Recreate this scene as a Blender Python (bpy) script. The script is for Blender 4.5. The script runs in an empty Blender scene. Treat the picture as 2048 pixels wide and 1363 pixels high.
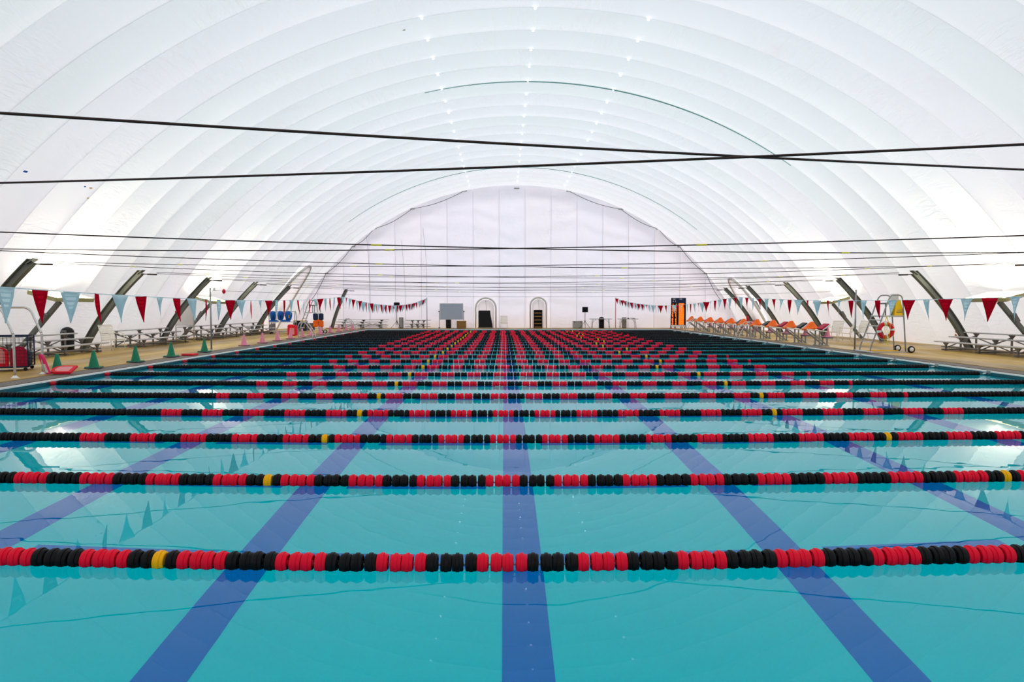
import bpy, bmesh, math, random
from mathutils import Vector, Matrix
R = math.radians
random.seed(11)
scene = bpy.context.scene
C = scene.collection

# ------------------------------------------------------------------ camera, sky, exposure
FPX = 1365.0; CAMZ = 1.60
HORIZ, VPX = 615.0, 1008.0
pitch = math.atan((681.5 - HORIZ) / FPX)
yaw = math.atan((1024.0 - VPX) / FPX)
cam_d = bpy.data.cameras.new('camera')
cam_d.sensor_width = 36.0
cam_d.lens = FPX / 2048.0 * 36.0
cam_d.clip_start = 0.05; cam_d.clip_end = 500
cam = bpy.data.objects.new('camera', cam_d)
C.objects.link(cam)
cam.location = (0, 0, CAMZ)
cam.rotation_euler = (R(90) - pitch, 0, -yaw)
scene.camera = cam

world = bpy.data.worlds.new('world'); scene.world = world
world.use_nodes = True
bg = world.node_tree.nodes['Background']
bg.inputs['Color'].default_value = (0.985, 0.957, 0.99, 1)
bg.inputs['Strength'].default_value = 0.86
sun_d = bpy.data.lights.new('hazy_sun', 'SUN'); sun_d.energy = 1.2; sun_d.angle = R(24); sun_d.color = (1.0, 0.97, 0.93)
sun = bpy.data.objects.new('hazy_sun', sun_d); C.objects.link(sun)
sun.rotation_euler = (R(-46), R(16), 0)         # sun high beyond the far end, glowing through the dome cloth
LAMP = 19.0

vs = scene.view_settings
vs.view_transform = 'Standard'; vs.look = 'None'; vs.gamma = 1.0
vs.use_curve_mapping = False
vs.exposure = 1.0
try:
    scene.cycles.max_bounces = 8
    scene.cycles.diffuse_bounces = 4
    scene.cycles.glossy_bounces = 4
    scene.cycles.transmission_bounces = 5
    scene.cycles.sample_clamp_indirect = 6.0
    scene.cycles.use_denoising = True
except Exception:
    pass

_ROT = cam.rotation_euler.to_matrix()
def ray(px, py):
    return _ROT @ Vector(((px - 1024.0) / FPX, -(py - 681.5) / FPX, -1.0))
def gp(px, py, z=0.0):            # pixel -> point on a level surface
    d = ray(px, py); t = (z - CAMZ) / d.z
    return Vector((d.x * t, d.y * t, z))
def at(px, py, Y):                # pixel -> point in the cross plane at distance Y
    d = ray(px, py); t = Y / d.y
    return Vector((d.x * t, Y, CAMZ + d.z * t))

# ------------------------------------------------------------------ main dimensions (metres)
XL, XR = -10.25, 12.55            # pool side walls
YN, YF = 1.4, 51.3                # pool ends
WZ = -0.13                        # water level
BOT = WZ - 1.75                   # pool bottom
XC = 1.0                          # dome axis
RAD, DH = 19.8, 11.1              # dome radius, apex height
YEND, YBACK = 54.2, -6.9
CZ = DH - RAD
def dome_off(z): return math.sqrt(max(0.0, RAD * RAD - (z - CZ) ** 2))

# ------------------------------------------------------------------ materials
def _nodes(name):
    m = bpy.data.materials.new(name); m.use_nodes = True
    nt = m.node_tree; return m, nt, nt.nodes['Principled BSDF']
def sr(r, g, b):
    def f(c):
        c /= 255.0
        return c / 12.92 if c <= 0.04045 else ((c + 0.055) / 1.055) ** 2.4
    return (f(r), f(g), f(b), 1)
def mat(name, rgb, rough=0.5, metal=0.0, var=0.0, scale=8.0, bump=0.0, spec=0.25, trans=0.0):
    m, nt, p = _nodes(name)
    col = sr(*rgb)
    p.inputs['Base Color'].default_value = col
    p.inputs['Roughness'].default_value = rough
    p.inputs['Metallic'].default_value = metal
    p.inputs['Specular IOR Level'].default_value = spec
    tc = nt.nodes.new('ShaderNodeTexCoord')
    no = nt.nodes.new('ShaderNodeTexNoise'); no.inputs['Scale'].default_value = scale
    no.inputs['Detail'].default_value = 4
    nt.links.new(tc.outputs['Object'], no.inputs['Vector'])
    v = max(var, 0.04)
    mix = nt.nodes.new('ShaderNodeMix'); mix.data_type = 'RGBA'
    mix.inputs['A'].default_value = tuple(min(1, c * (1 - v)) for c in col[:3]) + (1,)
    mix.inputs['B'].default_value = tuple(min(1, c * (1 + v)) for c in col[:3]) + (1,)
    nt.links.new(no.outputs['Fac'], mix.inputs['Factor'])
    nt.links.new(mix.outputs['Result'], p.inputs['Base Color'])
    if bump:
        b = nt.nodes.new('ShaderNodeBump'); b.inputs['Strength'].default_value = bump
        b.inputs['Distance'].default_value = 0.01
        nt.links.new(no.outputs['Fac'], b.inputs['Height'])
        nt.links.new(b.outputs['Normal'], p.inputs['Normal'])
    return m
def emis(name, rgb, strength, lamp=False):
    m, nt, p = _nodes(name)
    if not lamp:
        try: m.cycles.emission_sampling = 'NONE'
        except Exception: pass
    p.inputs['Base Color'].default_value = sr(*rgb)
    p.inputs['Emission Color'].default_value = sr(*rgb)
    p.inputs['Emission Strength'].default_value = strength
    return m

def fabric(name, tint, transl, wr, vscale, uscale, big=0.0):
    """white coated dome fabric: diffuse + translucent, fine wrinkles laid out in metres on the cloth (UV)"""
    m = bpy.data.materials.new(name); m.use_nodes = True
    nt = m.node_tree; nt.nodes.clear()
    N, L = nt.nodes.new, nt.links.new
    out = N('ShaderNodeOutputMaterial')
    uv = N('ShaderNodeUVMap'); uv.uv_map = 'UVMap'
    oi = N('ShaderNodeObjectInfo')
    mp = N('ShaderNodeMapping'); mp.inputs['Scale'].default_value = (uscale, vscale, 1)
    L(uv.outputs['UV'], mp.inputs['Vector'])
    n1 = N('ShaderNodeTexNoise'); n1.inputs['Scale'].default_value = 1.0; n1.inputs['Detail'].default_value = 3
    n1.inputs['Distortion'].default_value = 1.2
    L(mp.outputs['Vector'], n1.inputs['Vector'])
    n2 = N('ShaderNodeTexNoise'); n2.inputs['Scale'].default_value = 0.35; n2.inputs['Detail'].default_value = 2
    L(uv.outputs['UV'], n2.inputs['Vector'])
    ramp = N('ShaderNodeMapRange'); ramp.inputs['From Min'].default_value = 0.42; ramp.inputs['From Max'].default_value = 0.68
    L(n2.outputs['Fac'], ramp.inputs['Value'])
    mul = N('ShaderNodeMath'); mul.operation = 'MULTIPLY'
    L(n1.outputs['Fac'], mul.inputs[0]); L(ramp.outputs['Result'], mul.inputs[1])
    b = N('ShaderNodeBump'); b.inputs['Strength'].default_value = wr; b.inputs['Distance'].default_value = 0.11
    L(mul.outputs[0], b.inputs['Height'])
    nrm = b
    if big:
        wv = N('ShaderNodeTexWave'); wv.wave_type = 'BANDS'; wv.bands_direction = 'Y'
        wv.inputs['Scale'].default_value = 0.22; wv.inputs['Distortion'].default_value = 9.0
        wv.inputs['Detail'].default_value = 2.0; wv.inputs['Detail Scale'].default_value = 0.9
        L(uv.outputs['UV'], wv.inputs['Vector'])
        b2 = N('ShaderNodeBump'); b2.inputs['Strength'].default_value = big; b2.inputs['Distance'].default_value = 0.08
        L(wv.outputs['Fac'], b2.inputs['Height']); L(b.outputs['Normal'], b2.inputs['Normal'])
        nrm = b2
    # each strip of cloth has aged to its own slight tint; faint stains
    hs = N('ShaderNodeMix'); hs.data_type = 'RGBA'
    a, c2 = tint
    hs.inputs['A'].default_value = sr(*a); hs.inputs['B'].default_value = sr(*c2)
    L(oi.outputs['Random'], hs.inputs['Factor'])
    n3 = N('ShaderNodeTexNoise'); n3.inputs['Scale'].default_value = 0.25; n3.inputs['Detail'].default_value = 6
    L(uv.outputs['UV'], n3.inputs['Vector'])
    r3 = N('ShaderNodeMapRange'); r3.inputs['From Min'].default_value = 0.62; r3.inputs['From Max'].default_value = 0.8
    r3.inputs['To Max'].default_value = 0.25
    L(n3.outputs['Fac'], r3.inputs['Value'])
    st = N('ShaderNodeMix'); st.data_type = 'RGBA'; st.inputs['B'].default_value = sr(226, 212, 200)
    L(r3.outputs['Result'], st.inputs['Factor']); L(hs.outputs['Result'], st.inputs['A'])
    d = N('ShaderNodeBsdfDiffuse'); t = N('ShaderNodeBsdfTranslucent')
    L(st.outputs['Result'], d.inputs['Color']); L(st.outputs['Result'], t.inputs['Color'])
    L(nrm.outputs['Normal'], d.inputs['Normal'])
    mx = N('ShaderNodeMixShader'); mx.inputs['Fac'].default_value = transl
    L(d.outputs[0], mx.inputs[1]); L(t.outputs[0], mx.inputs[2])
    L(mx.outputs[0], out.inputs['Surface'])
    return m

M = {}
M['dome'] = fabric('dome_fabric', ((241, 243, 244), (245, 243, 247)), 0.30, 0.8, 5.0, 1.3)
M['endwall'] = fabric('end_wall_fabric', ((244, 240, 248), (246, 240, 246)), 0.22, 0.6, 3.0, 2.0, 0.9)
M['tunnel'] = fabric('tunnel_fabric', ((252, 246, 246), (253, 249, 249)), 0.40, 0.3, 3.0, 3.0)
M['steel'] = mat('rib_steel', (112, 116, 108), 0.5, 0.35, 0.15, 5)
M['galv'] = mat('galvanised', (150, 152, 150), 0.42, 0.6, 0.1, 12)
M['stainless'] = mat('stainless', (205, 205, 202), 0.22, 0.9)
M['alu'] = mat('aluminium', (196, 196, 194), 0.38, 0.65, 0.06, 14)
M['aludark'] = mat('aluminium_dull', (128, 126, 122), 0.5, 0.5, 0.1, 14)
M['black'] = mat('black_plastic', (20, 21, 23), 0.45)
M['float_black'] = mat('float_black', (9, 10, 12), 0.5, spec=0.15)
M['float_red'] = mat('float_red', (228, 4, 46), 0.5, spec=0.15)
M['float_yellow'] = mat('float_yellow', (244, 180, 4), 0.5, spec=0.15)
M['cable'] = mat('cable', (52, 40, 36), 0.5, 0.2)
M['tape'] = mat('yellow_tape', (232, 216, 30), 0.5)
M['red'] = mat('red_plastic', (206, 22, 44), 0.45, var=0.08)
M['redfoam'] = mat('red_foam', (226, 20, 44), 0.6, var=0.06)
M['pinkfoam'] = mat('pink_foam', (226, 40, 104), 0.6)
M['crimson'] = mat('crimson_foam', (176, 16, 60), 0.6)
M['paleprint'] = mat('pale_print', (232, 150, 150), 0.6)
def vinyl(name, rgb):
    m = bpy.data.materials.new(name); m.use_nodes = True
    nt = m.node_tree; nt.nodes.clear(); N, L = nt.nodes.new, nt.links.new
    out = N('ShaderNodeOutputMaterial'); d = N('ShaderNodeBsdfDiffuse'); t = N('ShaderNodeBsdfTranslucent')
    tc = N('ShaderNodeTexCoord'); no = N('ShaderNodeTexNoise'); no.inputs['Scale'].default_value = 9.0
    L(tc.outputs['Object'], no.inputs['Vector'])
    mx = N('ShaderNodeMix'); mx.data_type = 'RGBA'; c = sr(*rgb)
    mx.inputs['A'].default_value = tuple(v * .92 for v in c[:3]) + (1,); mx.inputs['B'].default_value = tuple(min(1, v * 1.06) for v in c[:3]) + (1,)
    L(no.outputs['Fac'], mx.inputs['Factor'])
    L(mx.outputs['Result'], d.inputs['Color']); L(mx.outputs['Result'], t.inputs['Color'])
    ms = N('ShaderNodeMixShader'); ms.inputs['Fac'].default_value = 0.5
    L(d.outputs[0], ms.inputs[1]); L(t.outputs[0], ms.inputs[2]); L(ms.outputs[0], out.inputs['Surface'])
    return m
M['flagred'] = vinyl('pennant_vinyl_red', (226, 22, 54)); M['flagblue'] = vinyl('pennant_vinyl_blue', (228, 245, 249))
M['green'] = mat('cone_green', (18, 122, 88), 0.5, var=0.08)
M['conepink'] = mat('cone_pink', (222, 140, 162), 0.5, var=0.08)
M['conebase'] = mat('cone_base', (96, 84, 110), 0.6)
M['orange'] = mat('orange_vinyl', (255, 108, 22), 0.5, var=0.06, bump=0.4)
M['white'] = mat('white_plastic', (238, 236, 232), 0.45)
M['cream'] = mat('cream_vinyl', (236, 230, 214), 0.5)
M['navy'] = mat('navy_paint', (24, 40, 72), 0.45)
M['blue'] = mat('blue_cloth', (16, 92, 176), 0.6, var=0.15)
M['yellow'] = mat('yellow_plastic', (246, 200, 16), 0.45)
M['wood'] = mat('brown_wood', (150, 112, 62), 0.6, var=0.15)
M['grey'] = mat('grey_plastic', (168, 166, 160), 0.55)
M['greydark'] = mat('grey_dark', (112, 112, 110), 0.6)
M['board'] = mat('board_grey', (176, 182, 194), 0.3)
M['dirtyfab'] = mat('dirty_collar', (222, 218, 208), 0.85, var=0.12)
M['olive'] = mat('tray_olive', (168, 164, 118), 0.5, 0.3, 0.1)
M['rust'] = mat('rusty_red', (178, 84, 52), 0.7)
M['lens'] = emis('lamp_lens', (255, 247, 226), LAMP, True)
M['eyelet'] = emis('daylight_eyelet', (238, 248, 255), 1.6)
M['led'] = emis('led_orange', (255, 104, 16), 1.5)
M['seamwhite'] = mat('seam_white', (238, 236, 242), 0.8)
M['seam'] = mat('seam_green', (150, 192, 184), 0.7)

def deck_material():
    m, nt, p = _nodes('deck_concrete'); N, L = nt.nodes.new, nt.links.new
    tc = N('ShaderNodeTexCoord')
    mp = N('ShaderNodeMapping'); mp.inputs['Scale'].default_value = (1.0, 0.22, 1.0)
    L(tc.outputs['Object'], mp.inputs['Vector'])
    n = N('ShaderNodeTexNoise'); n.inputs['Scale'].default_value = 0.7; n.inputs['Detail'].default_value = 6
    L(mp.outputs['Vector'], n.inputs['Vector'])
    cr = N('ShaderNodeValToRGB')
    cr.color_ramp.elements[0].position = 0.3; cr.color_ramp.elements[0].color = sr(126, 97, 44)
    cr.color_ramp.elements[1].position = 0.7; cr.color_ramp.elements[1].color = sr(212, 176, 94)
    L(n.outputs['Fac'], cr.inputs['Fac'])
    n2 = N('ShaderNodeTexNoise'); n2.inputs['Scale'].default_value = 60; n2.inputs['Detail'].default_value = 3
    L(tc.outputs['Object'], n2.inputs['Vector'])
    mr = N('ShaderNodeMapRange'); mr.inputs['To Min'].default_value = 0.3; mr.inputs['To Max'].default_value = 0.65
    mr.inputs['From Min'].default_value = 0.35; mr.inputs['From Max'].default_value = 0.65
    n3 = N('ShaderNodeTexNoise'); n3.inputs['Scale'].default_value = 0.9; n3.inputs['Detail'].default_value = 3
    L(mp.outputs['Vector'], n3.inputs['Vector']); L(n3.outputs['Fac'], mr.inputs['Value'])
    L(mr.outputs['Result'], p.inputs['Roughness'])
    L(cr.outputs['Color'], p.inputs['Base Color'])
    p.inputs['Specular IOR Level'].default_value = 0.22
    b = N('ShaderNodeBump'); b.inputs['Strength'].default_value = 0.15; b.inputs['Distance'].default_value = 0.005
    L(n2.outputs['Fac'], b.inputs['Height']); L(b.outputs['Normal'], p.inputs['Normal'])
    return m
M['deck'] = deck_material()
M['coping'] = mat('coping_concrete', (124, 116, 110), 0.8, var=0.12, scale=6, spec=0.15)
M['lip'] = mat('lip_tile', (232, 232, 226), 0.35)
M['plaster'] = mat('pool_plaster', (200, 246, 254), 0.7, var=0.01, scale=0.6)
M['line'] = mat('pool_line_blue', (4, 140, 232), 0.5, var=0.05, scale=2)
M['tileteal'] = mat('tile_teal', (24, 92, 104), 0.4)
M['tileblue'] = mat('pool_tile_blue', (20, 110, 190), 0.3)

def water_material():
    m = bpy.data.materials.new('pool_water'); m.use_nodes = True
    nt = m.node_tree; nt.nodes.clear(); N, L = nt.nodes.new, nt.links.new
    out = N('ShaderNodeOutputMaterial')
    tc = N('ShaderNodeTexCoord')
    n = N('ShaderNodeTexNoise'); n.inputs['Scale'].default_value = 1.6; n.inputs['Detail'].default_value = 2
    L(tc.outputs['Object'], n.inputs['Vector'])
    b = N('ShaderNodeBump'); b.inputs['Strength'].default_value = 0.05; b.inputs['Distance'].default_value = 0.02
    L(n.outputs['Fac'], b.inputs['Height'])
    rf = N('ShaderNodeBsdfRefraction'); rf.inputs['IOR'].default_value = 1.333; rf.inputs['Roughness'].default_value = 0.0
    rf.inputs['Color'].default_value = WATER_TINT
    gl = N('ShaderNodeBsdfGlossy'); gl.inputs['Roughness'].default_value = 0.0
    fr = N('ShaderNodeFresnel'); fr.inputs['IOR'].default_value = 1.23
    mx = N('ShaderNodeMixShader')
    L(b.outputs['Normal'], rf.inputs['Normal']); L(b.outputs['Normal'], gl.inputs['Normal']); L(b.outputs['Normal'], fr.inputs['Normal'])
    L(fr.outputs['Fac'], mx.inputs['Fac']); L(rf.outputs[0], mx.inputs[1]); L(gl.outputs[0], mx.inputs[2])
    L(mx.outputs[0], out.inputs['Surface'])
    return m
WATER_TINT = (0.0, 0.97, 1.0, 1)
M['water'] = water_material()

# ------------------------------------------------------------------ mesh helpers
class MB:
    def __init__(s): s.v = []; s.f = []; s.uv = None
    def add(s, vs, fs):
        k = len(s.v); s.v += [tuple(p) for p in vs]; s.f += [tuple(i + k for i in q) for q in fs]; return s
    def box(s, c, d, rot=None):
        x, y, z = d[0] / 2, d[1] / 2, d[2] / 2
        P = [Vector(p) for p in ((-x,-y,-z),(x,-y,-z),(x,y,-z),(-x,y,-z),(-x,-y,z),(x,-y,z),(x,y,z),(-x,y,z))]
        if rot is not None: P = [rot @ p for p in P]
        return s.add([p + Vector(c) for p in P], [(3,2,1,0),(4,5,6,7),(0,1,5,4),(1,2,6,5),(2,3,7,6),(3,0,4,7)])
    def bbox(s, c, d, b=0.01, rot=None):                      # box with chamfered vertical and top edges
        x, y, z = d[0] / 2, d[1] / 2, d[2] / 2; b = min(b, x * .9, y * .9, z * .9)
        def ring(x, y, c_, zz): return [(-x + c_, -y, zz), (x - c_, -y, zz), (x, -y + c_, zz), (x, y - c_, zz), (x - c_, y, zz), (-x + c_, y, zz), (-x, y - c_, zz), (-x, -y + c_, zz)]
        rs = [ring(x - b, y - b, b * .5, -z), ring(x, y, b, -z + b), ring(x, y, b, z - b), ring(x - b, y - b, b * .5, z)]
        P = [Vector(p) for r_ in rs for p in r_]
        if rot is not None: P = [rot @ p for p in P]
        F = [tuple(range(7, -1, -1)), tuple(range(24, 32))]
        for k in range(3):
            for i in range(8):
                j = (i + 1) % 8; F.append((k*8+i, k*8+j, k*8+8+j, k*8+8+i))
        return s.add([p + Vector(c) for p in P], F)
    def tube(s, pts, r, n=8, closed=False, cap=True):
        pts = [Vector(p) for p in pts]; m = len(pts)
        rr = r if isinstance(r, (list, tuple)) else [r] * m
        V, F = [], []; prev = None
        for i, p in enumerate(pts):
            if closed: t = pts[(i + 1) % m] - pts[i - 1]
            else: t = pts[min(i + 1, m - 1)] - pts[max(i - 1, 0)]
            t.normalize()
            if prev is None:
                u = t.cross(Vector((0, 0, 1)))
                if u.length < 1e-3: u = t.cross(Vector((1, 0, 0)))
            else: u = prev - t * prev.dot(t)
            u.normalize(); prev = u; w = t.cross(u)
            for k in range(n):
                a = 2 * math.pi * k / n
                V.append(p + (u * math.cos(a) + w * math.sin(a)) * rr[i])
        seg = m if closed else m - 1
        for i in range(seg):
            for k in range(n):
                a, b_ = i * n + k, i * n + (k + 1) % n
                c, d = ((i + 1) % m) * n + (k + 1) % n, ((i + 1) % m) * n + k
                F.append((a, b_, c, d))
        if cap and not closed:
            F.append(tuple(range(n - 1, -1, -1))); F.append(tuple(range((m - 1) * n, m * n)))
        return s.add(V, F)
    def lathe(s, prof, n=16, axis='Z', c=(0, 0, 0)):          # prof = [(radius, height)]
        V, F = [], []; c = Vector(c)
        for (r, h) in prof:
            for k in range(n):
                a = 2 * math.pi * k / n
                p = (r * math.cos(a), r * math.sin(a), h)
                if axis == 'X': p = (h, r * math.cos(a), r * math.sin(a))
                if axis == 'Y': p = (r * math.sin(a), h, r * math.cos(a))
                V.append(c + Vector(p))
        m = len(prof)
        for i in range(m - 1):
            for k in range(n):
                F.append((i*n+k, i*n+(k+1)%n, (i+1)*n+(k+1)%n, (i+1)*n+k))
        F.append(tuple(range(n - 1, -1, -1))); F.append(tuple(range((m - 1) * n, m * n)))
        return s.add(V, F)
    def prism(s, poly, n, t, org=(0, 0, 0), ux=(1, 0, 0), uy=(0, 0, 1)):   # flat outline given in (ux,uy), thickness t along n
        ux, uy, n, org = Vector(ux), Vector(uy), Vector(n).normalized(), Vector(org)
        P = [org + ux * a + uy * b for a, b in poly]; m = len(P)
        V = [p - n * t / 2 for p in P] + [p + n * t / 2 for p in P]
        F = [tuple(range(m - 1, -1, -1)), tuple(range(m, 2 * m))]
        for i in range(m):
            j = (i + 1) % m; F.append((i, j, m + j, m + i))
        return s.add(V, F)
    def mesh(s, name, material, smooth=False):
        me = bpy.data.meshes.new(name); me.from_pydata(s.v, [], s.f)
        bm = bmesh.new(); bm.from_mesh(me); bmesh.ops.recalc_face_normals(bm, faces=bm.faces); bm.to_mesh(me); bm.free()
        if smooth:
            me.polygons.foreach_set('use_smooth', [True] * len(me.polygons))
        me.materials.append(material if not isinstance(material, str) else M[material])
        me.update(); return me
    def obj(s, name, material, parent=None, smooth=False, loc=(0, 0, 0)):
        o = bpy.data.objects.new(name, s.mesh(name, material, smooth)); C.objects.link(o)
        o.location = loc
        if parent is not None: o.parent = parent
        if smooth == 'auto':
            pass
        return o
def smooth_auto(o, ang=40):
    me = o.data
    me.polygons.foreach_set('use_smooth', [True] * len(me.polygons))
    try: me.set_sharp_from_angle(angle=R(ang))
    except Exception: pass
    return o
def bez(pts, n=6):                                            # rounded polyline (Catmull-Rom)
    P = [Vector(p) for p in pts]; out = []
    for i in range(len(P) - 1):
        a, b, c, d = P[max(i-1, 0)], P[i], P[i+1], P[min(i+2, len(P)-1)]
        for k in range(n):
            t = k / n
            out.append(0.5 * ((2*b) + (c-a)*t + (2*a-5*b+4*c-d)*t*t + (3*b-a-3*c+d)*t**3))
    out.append(P[-1]); return out
def tag(o, label=None, cat=None, group=None, kind=None):
    if label: o['label'] = label
    if cat: o['category'] = cat
    if group: o['group'] = group
    if kind: o['kind'] = kind
    return o
def thing(name, label, cat, loc=(0, 0, 0), rz=0.0, group=None):
    o = bpy.data.objects.new(name, None); C.objects.link(o)
    o.empty_display_size = 0.1
    o.location = loc; o.rotation_euler = (0, 0, rz)
    return tag(o, label, cat, group)
def dup(root, loc, rz=0.0, label=None, group=None):
    r = root.copy(); C.objects.link(r); r.location = loc; r.rotation_euler = (0, 0, rz)
    if label: r['label'] = label
    if group: r['group'] = group
    for ch in list(root.children):
        c = ch.copy(); C.objects.link(c); c.parent = r
        for g in ch.children:
            d = g.copy(); C.objects.link(d); d.parent = c
    return r
def inst(me, name, parent, loc, rot=(0, 0, 0)):
    o = bpy.data.objects.new(name, me); C.objects.link(o); o.parent = parent
    o.location = loc; o.rotation_euler = rot; return o
def rotY(a): return Matrix.Rotation(a, 3, 'Y')
def rotX(a): return Matrix.Rotation(a, 3, 'X')
def rotZ(a): return Matrix.Rotation(a, 3, 'Z')
def bar(m, a, b, w, h=None):                                  # rectangular bar between two points
    a, b = Vector(a), Vector(b); d = b - a; L = d.length
    q = d.to_track_quat('X', 'Z').to_matrix()
    return m.box((a + b) / 2, (L, w, h or w), q)

# ------------------------------------------------------------------ structure: deck, pool, water
COP = 0.60
def slab(x0, x1, y0, y1, z0, z1, m): m.box(((x0+x1)/2, (y0+y1)/2, (z0+z1)/2), (x1-x0, y1-y0, z1-z0))
m = MB()
ox0, ox1 = XC - dome_off(0) - 1.2, XC + dome_off(0) + 1.2
slab(ox0, XL - COP, YBACK - 1, YEND + 1.2, -0.5, 0, m)
slab(XR + COP, ox1, YBACK - 1, YEND + 1.2, -0.5, 0, m)
slab(XL - COP, XR + COP, YF + COP, YEND + 1.2, -0.5, 0, m)
slab(XL - COP, XR + COP, YBACK - 1, YN - COP, -0.5, 0, m)
tag(m.obj('floor', 'deck'), 'tan wet concrete deck around the pool', None, None, 'structure')
m = MB(); z1 = -0.012
slab(XL - COP, XL - 0.06, YN - COP, YF + COP, -0.4, z1, m); slab(XR + 0.06, XR + COP, YN - COP, YF + COP, -0.4, z1, m)
slab(XL - 0.06, XR + 0.06, YF + 0.06, YF + COP, -0.4, z1, m); slab(XL - 0.06, XR + 0.06, YN - COP, YN - 0.06, -0.4, z1, m)
tag(m.obj('trim_1', 'coping'), 'grey concrete coping strip along the pool edge', None, None, 'structure')
m = MB(); z1 = -0.03
def frame_(z0, z1, i, m):
    slab(XL - 0.06, XL + i, YN - 0.06, YF + 0.06, z0, z1, m); slab(XR - i, XR + 0.06, YN - 0.06, YF + 0.06, z0, z1, m)
    slab(XL + i, XR - i, YF - i, YF + 0.06, z0, z1, m); slab(XL + i, XR - i, YN - 0.06, YN + i, z0, z1, m)
frame_(-0.062, -0.03, 0.05, m)
tb = MB(); frame_(-0.42, -0.062, 0.035, tb)
tag(tb.obj('trim_3', 'tileteal'), 'dark teal tile band at the waterline', None, None, 'structure')
tag(m.obj('trim_2', 'lip'), 'white tiled lip between coping and water', None, None, 'structure')
m = MB()
slab(XL - 0.3, XR + 0.3, YN - 0.3, YF + 0.3, BOT - 0.2, BOT, m)
slab(XL - 0.3, XL, YN, YF, BOT, -0.3, m); slab(XR, XR + 0.3, YN, YF, BOT, -0.3, m)
slab(XL - 0.3, XR + 0.3, YF, YF + 0.3, BOT, -0.3, m); slab(XL - 0.3, XR + 0.3, YN - 0.3, YN, BOT, -0.3, m)
basin = tag(m.obj('pool_basin', 'plaster'), 'pale plaster pool basin under clear turquoise water', None, None, 'structure')
LINEW, PITCH, LX0 = 0.37, 2.5, 0.17
lxs = [LX0 + PITCH * k for k in range(-4, 5)]
lm = MB().box((0, 0, 0), (LINEW, YF - YN - 3.0, 0.006)).mesh('lane_line', 'line')
for x in lxs: inst(lm, 'lane_line', basin, (x, (YN + YF) / 2, BOT + 0.003))
cm = MB().box((0, 0, 0), (PITCH - LINEW - 0.42, 0.30, 0.006)).mesh('cross_marking', 'line')
far_cross = MB()
LANE = 2.134; Y1 = 4.48; NROPE = 22
for j in range(-1, 21):
    for k in range(-4, 4):
        c = (LX0 + PITCH * (k + 0.5), 6.3 + LANE * j, BOT + 0.003)
        if j < 5: inst(cm, 'cross_marking', basin, c)
        else: far_cross.box(c, (PITCH - LINEW - 0.42, 0.30, 0.006))
tag(far_cross.obj('cross_marking_run', 'line', basin), kind='stuff')
w = MB().add([(XL+.03, YN+.03, WZ), (XR-.03, YN+.03, WZ), (XR-.03, YF-.03, WZ), (XL+.03, YF-.03, WZ)], [(0, 1, 2, 3)]).obj('pool_water', 'water')
tag(w, 'still clear turquoise pool water mirroring the white dome', 'water', None, 'stuff')

# ------------------------------------------------------------------ structure: dome of fabric strips, end walls
PAN = 1.75; Y0P = 22.1 - PAN * 17
def dome_pt(a, y, r): return (XC + r * math.sin(a), y, CZ + r * math.cos(a))
AMAX = math.acos((-0.02 - CZ) / RAD)
ceiling = bpy.data.objects.new('ceiling', None); C.objects.link(ceiling)
tag(ceiling, 'white air-supported fabric dome arching over the pool', None, None, 'structure')
def uvmesh(name, V, F, UV, material):
    me = bpy.data.meshes.new(name); me.from_pydata(V, [], F)
    l = me.uv_layers.new(name='UVMap')
    li = [0] * len(me.loops); me.loops.foreach_get('vertex_index', li)
    l.data.foreach_set('uv', [c for i in li for c in UV[i]])
    me.polygons.foreach_set('use_smooth', [True] * len(F))
    me.materials.append(M[material]); me.update(); return me
TUN = ((-1, 48.3, 1.9, 4.5), (1, 49.3, 1.6, 3.7))       # side tunnel mouths: side, centre, half width, height
DOORS = ((-1.44, 1.35, 2.25), (2.72, 1.02, 2.28))         # end wall doorways: centre, width, height
def in_tunnel(p):
    for sd, yc, hf, top in TUN:
        u, v = (p[1] - yc) / hf, p[2] / top
        if (p[0] - XC) * sd > 0 and abs(u) < 0.99 and v < max(0.0, 1 - u * u) ** 0.375 * 0.99: return True
    return False
def in_door(p):
    for xc, w, h in DOORS:
        u = abs(p[0] - xc)
        if u < w / 2 and (p[2] < h - w / 2 or (p[2] - h + w / 2) ** 2 + u * u < w * w / 4): return True
    return False
NA, NT = 120, 10
npan = int(math.ceil((YEND + 0.6 - Y0P) / PAN))
for p in range(npan):
    ya = Y0P + PAN * p; V, F, UV = [], [], []
    amp = 0.19 + 0.04 * math.sin(p * 2.3)
    for i in range(NT + 1):
        t = i / NT; t2 = 0.5 - 0.5 * math.cos(math.pi * t)
        bul = amp * (max(0.0, 1 - (2 * t2 - 1) ** 2)) ** 0.6
        y = ya + PAN * t2
        for k in range(NA + 1):
            a = -AMAX + 2 * AMAX * k / NA
            edge = min(1.0, (1 - abs(a) / AMAX) * 9)
            r = RAD + bul * edge + 0.03 * math.sin(p * 1.7 + k * 0.33)*edge * math.sin(math.pi * t2)
            V.append(dome_pt(a, y, r)); UV.append((y, RAD * a + p * 3.1))
    for i in range(NT):
        for k in range(NA):
            q = i * (NA + 1) + k; f4 = (q, q + 1, q + NA + 2, q + NA + 1)
            if ya > 44 and all(in_tunnel(V[v]) for v in f4): continue
            F.append(f4)
    inst(uvmesh('fabric_panel', V, F, UV, 'dome'), 'fabric_panel', ceiling, (0, 0, 0))
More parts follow.
